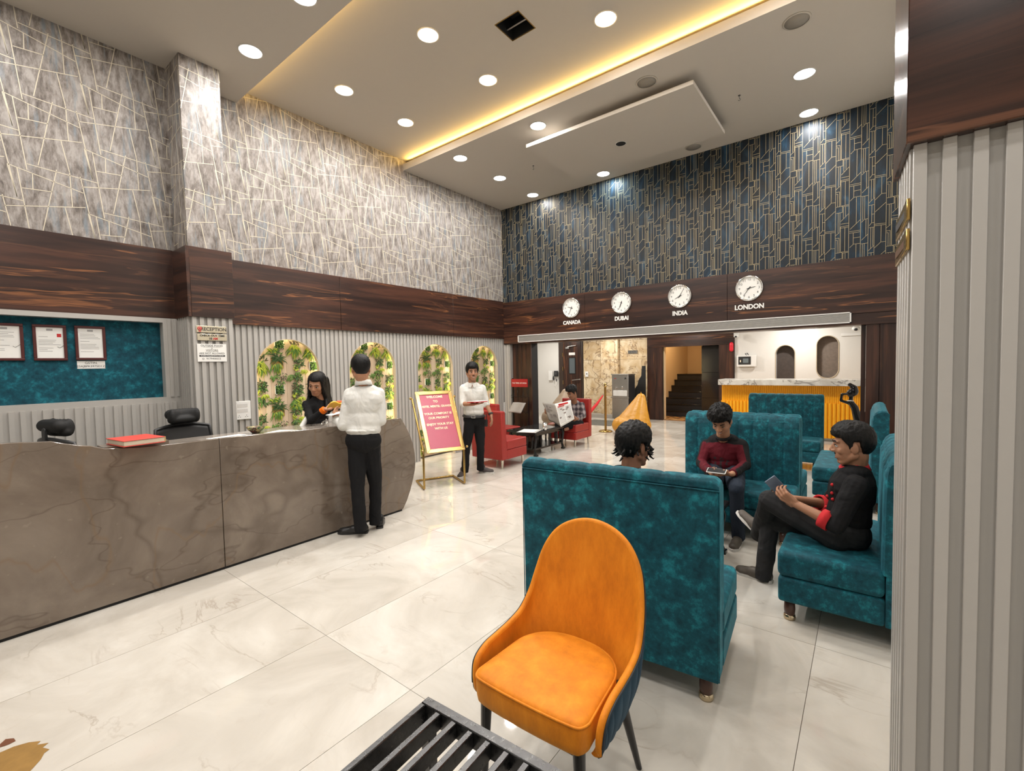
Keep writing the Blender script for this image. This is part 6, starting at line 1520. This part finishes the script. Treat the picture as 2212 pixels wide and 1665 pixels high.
H_, _, _ = person('man with wavy black hair seen from behind on the near sofa', (pv.x, pv.y, .42), J, SKIN2, CLOTHB, TROUB, hs=1.0, hairk=dict(thick=.020, top=.016, nape=-.09, seed=11, rough=1.3), hands={'l': (V((.5, .5, 0)), V((0, .3, -1)), 1, 1.0, .5), 'r': (V((-.5, .5, 0)), V((0, .3, -1)), -1, 1.0, .5)}, shoes=(SNEAK, SOLE, {}))
lk = MB(); R = random.Random(2)
for k in range(34):
    a = R.choice((R.uniform(PI * .85, PI * 1.15), R.uniform(-.35, .1), R.uniform(PI * 1.15, PI * 1.85))); z = R.uniform(-.055, .02); b_ = hc + V((.092 * math.cos(a), .108 * math.sin(a) - .01, z)); o_ = V((math.cos(a), math.sin(a), -.3)).normalized()
    L2 = R.uniform(.012, .026) * (1.5 if 2.6 < a < 3.6 and z < 0 else 1)
    lk.tube([b_, b_ + o_ * L2 + V((0, 0, -.01)), b_ + o_ * L2 * 1.6 + V((0, 0, R.uniform(-.005, .012)))], [.008, .004, .001], 6)
organic('hair_locks', lk, [HAIR], H_, .003, 0)['kind'] = 'stuff'
# --- man in maroon top, looking down at his phone
r4 = lambda x, y, d: at(x, y, d)
yb = 4.52
hc = aty(1558, 909, 4.36)
J = dict(head=hc, hf=V((-.02, -.80, -.62)), hu=V((0, -.62, .80)), neck=aty(1563, 948, 4.50), chest=aty(1564, 975, 4.53), pelvis=aty(1568, 1046, 4.55),
         sr=aty(1528, 962, 4.53), sl=aty(1601, 962, 4.53), er=aty(1515, 1000, 4.42), el=aty(1610, 1004, 4.42), wr=aty(1538, 1022, 4.12), wl=aty(1581, 1024, 4.12))
pv = J['pelvis']; pv.z = .53
for s_, q in (('r', -1), ('l', 1)): J['h' + s_] = pv + V((q * .09, -.06, -.01))
J['kl'] = aty(1590, 1072, 4.04); J['kr'] = aty(1545, 1074, 4.06); J['kl'].z = J['kr'].z = .50
J['al'] = V((J['kl'].x - .01, 4.17, .085)); J['ar'] = V((J['kr'].x - .02, 4.17, .085)); J['tl'] = J['al'] + V((0, -.2, -.03)); J['tr'] = J['ar'] + V((0, -.2, -.03))
cx_ = J['chest']
def mpick(c, n):
    e = abs(c.x - cx_.x); z = c.z - cx_.z
    if z > .055 + .02 * max(0, 1 - e / .1) + (.03 if n.y < -.6 else 0): return 1
    if e > .16 and n.x * (1 if c.x > cx_.x else -1) > .45: return 1
    if c.y < 4.24 and z < -.13 and e < .3: return 1
    if abs(c.x - cx_.x) < .085 and -.16 < z < -.04 and n.y < -.2 and noise.noise(V((c.x * 38, 0, c.z * 46))) > .12 + abs(c.x - cx_.x) * 2: return 2
    return 0
M_, _, RM = person('young man in maroon and black top looking down at his phone', (pv.x, pv.y, .42), J, SKIN1, MAROON, JEANS, hs=1.02, voxel=.005, hairk=dict(thick=.012, top=.045, front=.060, seed=14, quiff=.03, rough=1.2), facek=dict(tache=1, smile=1, closed=1, brow=1.1),
       hands={'l': (V((-.9, -.35, .0)), V((0, .1, 1)), -1, 1.0, .45), 'r': (V((.9, -.35, .0)), V((0, .1, 1)), 1, 1.0, .45)}, shoes=(SNEAK, SOLE, {}), toppick=mpick, topmats=[MAROON, CLOTHB, plain('dark_print', (.03, .018, .02), .8)], build=1.0)
MB().lathe([(.066, -.012), (.066, .010), (.056, .012), (.058, -.012)], aty(1563, 943, 4.46), 28, axis=(0, -.35, 1)).build('neckband', [CLOTHB], M_, solid=.003)
p = (J['wl'] + J['wr']) / 2 + V((-.02, -.09, .035))
t = thing('smartphone', 'white phone in the hands of the man in the maroon top', 'phone', tuple(p))
MB().box(-.075, .075, -.036, .036, 0, .009).build('case', [WHITE], t, world=False, bevel=.003); MB().box(-.07, .07, -.032, .032, .009, .0095).build('screen', [BLACKP], t, world=False); t.rotation_euler = (.35, 0, 0)
# --- man in black jacket with red collar, seated in profile, legs crossed
Yc = 3.36; ay = aty
hc = ay(1841, 962, 3.32)
J = dict(head=hc, hf=V((-1, -.08, -.10)), hu=V((-.06, 0, 1)), neck=ay(1846, 1012, 3.36), chest=ay(1840, 1060, 3.38), pelvis=ay(1830, 1148, 3.40),
         sl=ay(1848, 1050, 3.20), sr=ay(1828, 1040, 3.56), el=ay(1806, 1134, 3.14), er=ay(1790, 1090, 3.62), wl=ay(1722, 1090, 3.20), wr=ay(1716, 1078, 3.42))
pv = J['pelvis']
J['hl'] = pv + V((-.05, -.09, -.01)); J['hr'] = pv + V((-.05, .09, -.02))
J['kl'] = ay(1662, 1080, 3.34); J['kr'] = ay(1664, 1124, 3.52); J['ar'] = ay(1650, 1238, 3.55); J['al'] = ay(1640, 1150, 3.66)
J['tr'] = J['ar'] + V((-.2, 0, -.05)); J['tl'] = J['al'] + V((-.2, 0, .1))
J['her'] = V((J['ar'].x + .055, J['ar'].y, 0)); J['tor'] = V((J['ar'].x - .20, J['ar'].y + .04, 0))
hl_, tl_ = ay(1648, 1168, 3.68), ay(1592, 1108, 3.78); J['hel'] = hl_; J['tol'] = hl_ + (tl_ - hl_).normalized() * .27
upl = V((.55, 0, .85))
B_, _, RB = person('seated man in black jacket with red collar and cuffs holding a phone', (pv.x, pv.y, .42), J, SKIN3, CLOTHB, CHARC, hs=1.0, voxel=.0045, hairk=dict(thick=.012, top=.018, front=.055, nape=-.08, seed=21, quiff=.012, rough=1.0), facek=dict(tache=1, brow=1.1), sleeves='rolled',
       hands={'l': (V((-.75, .10, .45)), V((.2, .8, .3)), 1, 1.0, .55), 'r': (V((-.9, -.25, .25)), V((.1, -.5, .8)), -1, 1.0, .5)}, shoes=(SNEAK, SOLE, {'l': upl}), build=1.04)
MB().lathe([(.076, -.028), (.070, .022), (.063, .024), (.068, -.028)], ay(1845, 1010, 3.35), 32, axis=(-.30, 0, 1)).build('red_collar', [REDC], B_, solid=.004)
for s_ in 'lr':
    e_, w_ = J['e' + s_], J['w' + s_]; dd = (w_ - e_).normalized(); MB().lathe([(.056, -.005), (.054, .045), (.046, .046), (.048, -.005)], e_ + dd * .035, 28, axis=tuple(dd)).build('red_cuff', [REDC], B_, solid=.003)
tp_ = [o for o in B_.children if o.name.startswith('top')][0]
bv_ = BVHTree.FromPolygons([wm(B_) @ v.co for v in tp_.data.vertices], [tuple(p.vertices) for p in tp_.data.polygons])
for px_, py_, d_ in ((1785, 1046, 3.27), (1784, 1066, 3.27), (1776, 1072, 3.36), (1762, 1087, 3.40), (1783, 1082, 3.27), (1757, 1088, 3.46)):
    tgt = ay(px_, py_, d_); loc_, nn_, ix_, dd_ = bv_.find_nearest(tgt)
    MB().ell(loc_ + nn_ * .003, (.010, .010, .010), nu=10, nv=6).build('red_button', [REDC], B_)
p = ay(1680, 1052, 3.30)
t = thing('smartphone', 'dark phone held up by the seated man in black jacket', 'phone', tuple(p))
MB().box(-.037, .037, -.005, .005, -.078, .078).build('case', [plain('phone_blue_grey', (.12, .16, .22), .3)], t, world=False, bevel=.003); MB().box(-.033, .033, .005, .0055, -.074, .074).build('screen', [BLACKP], t, world=False)
t.rotation_euler = (.3, -.72, .25)
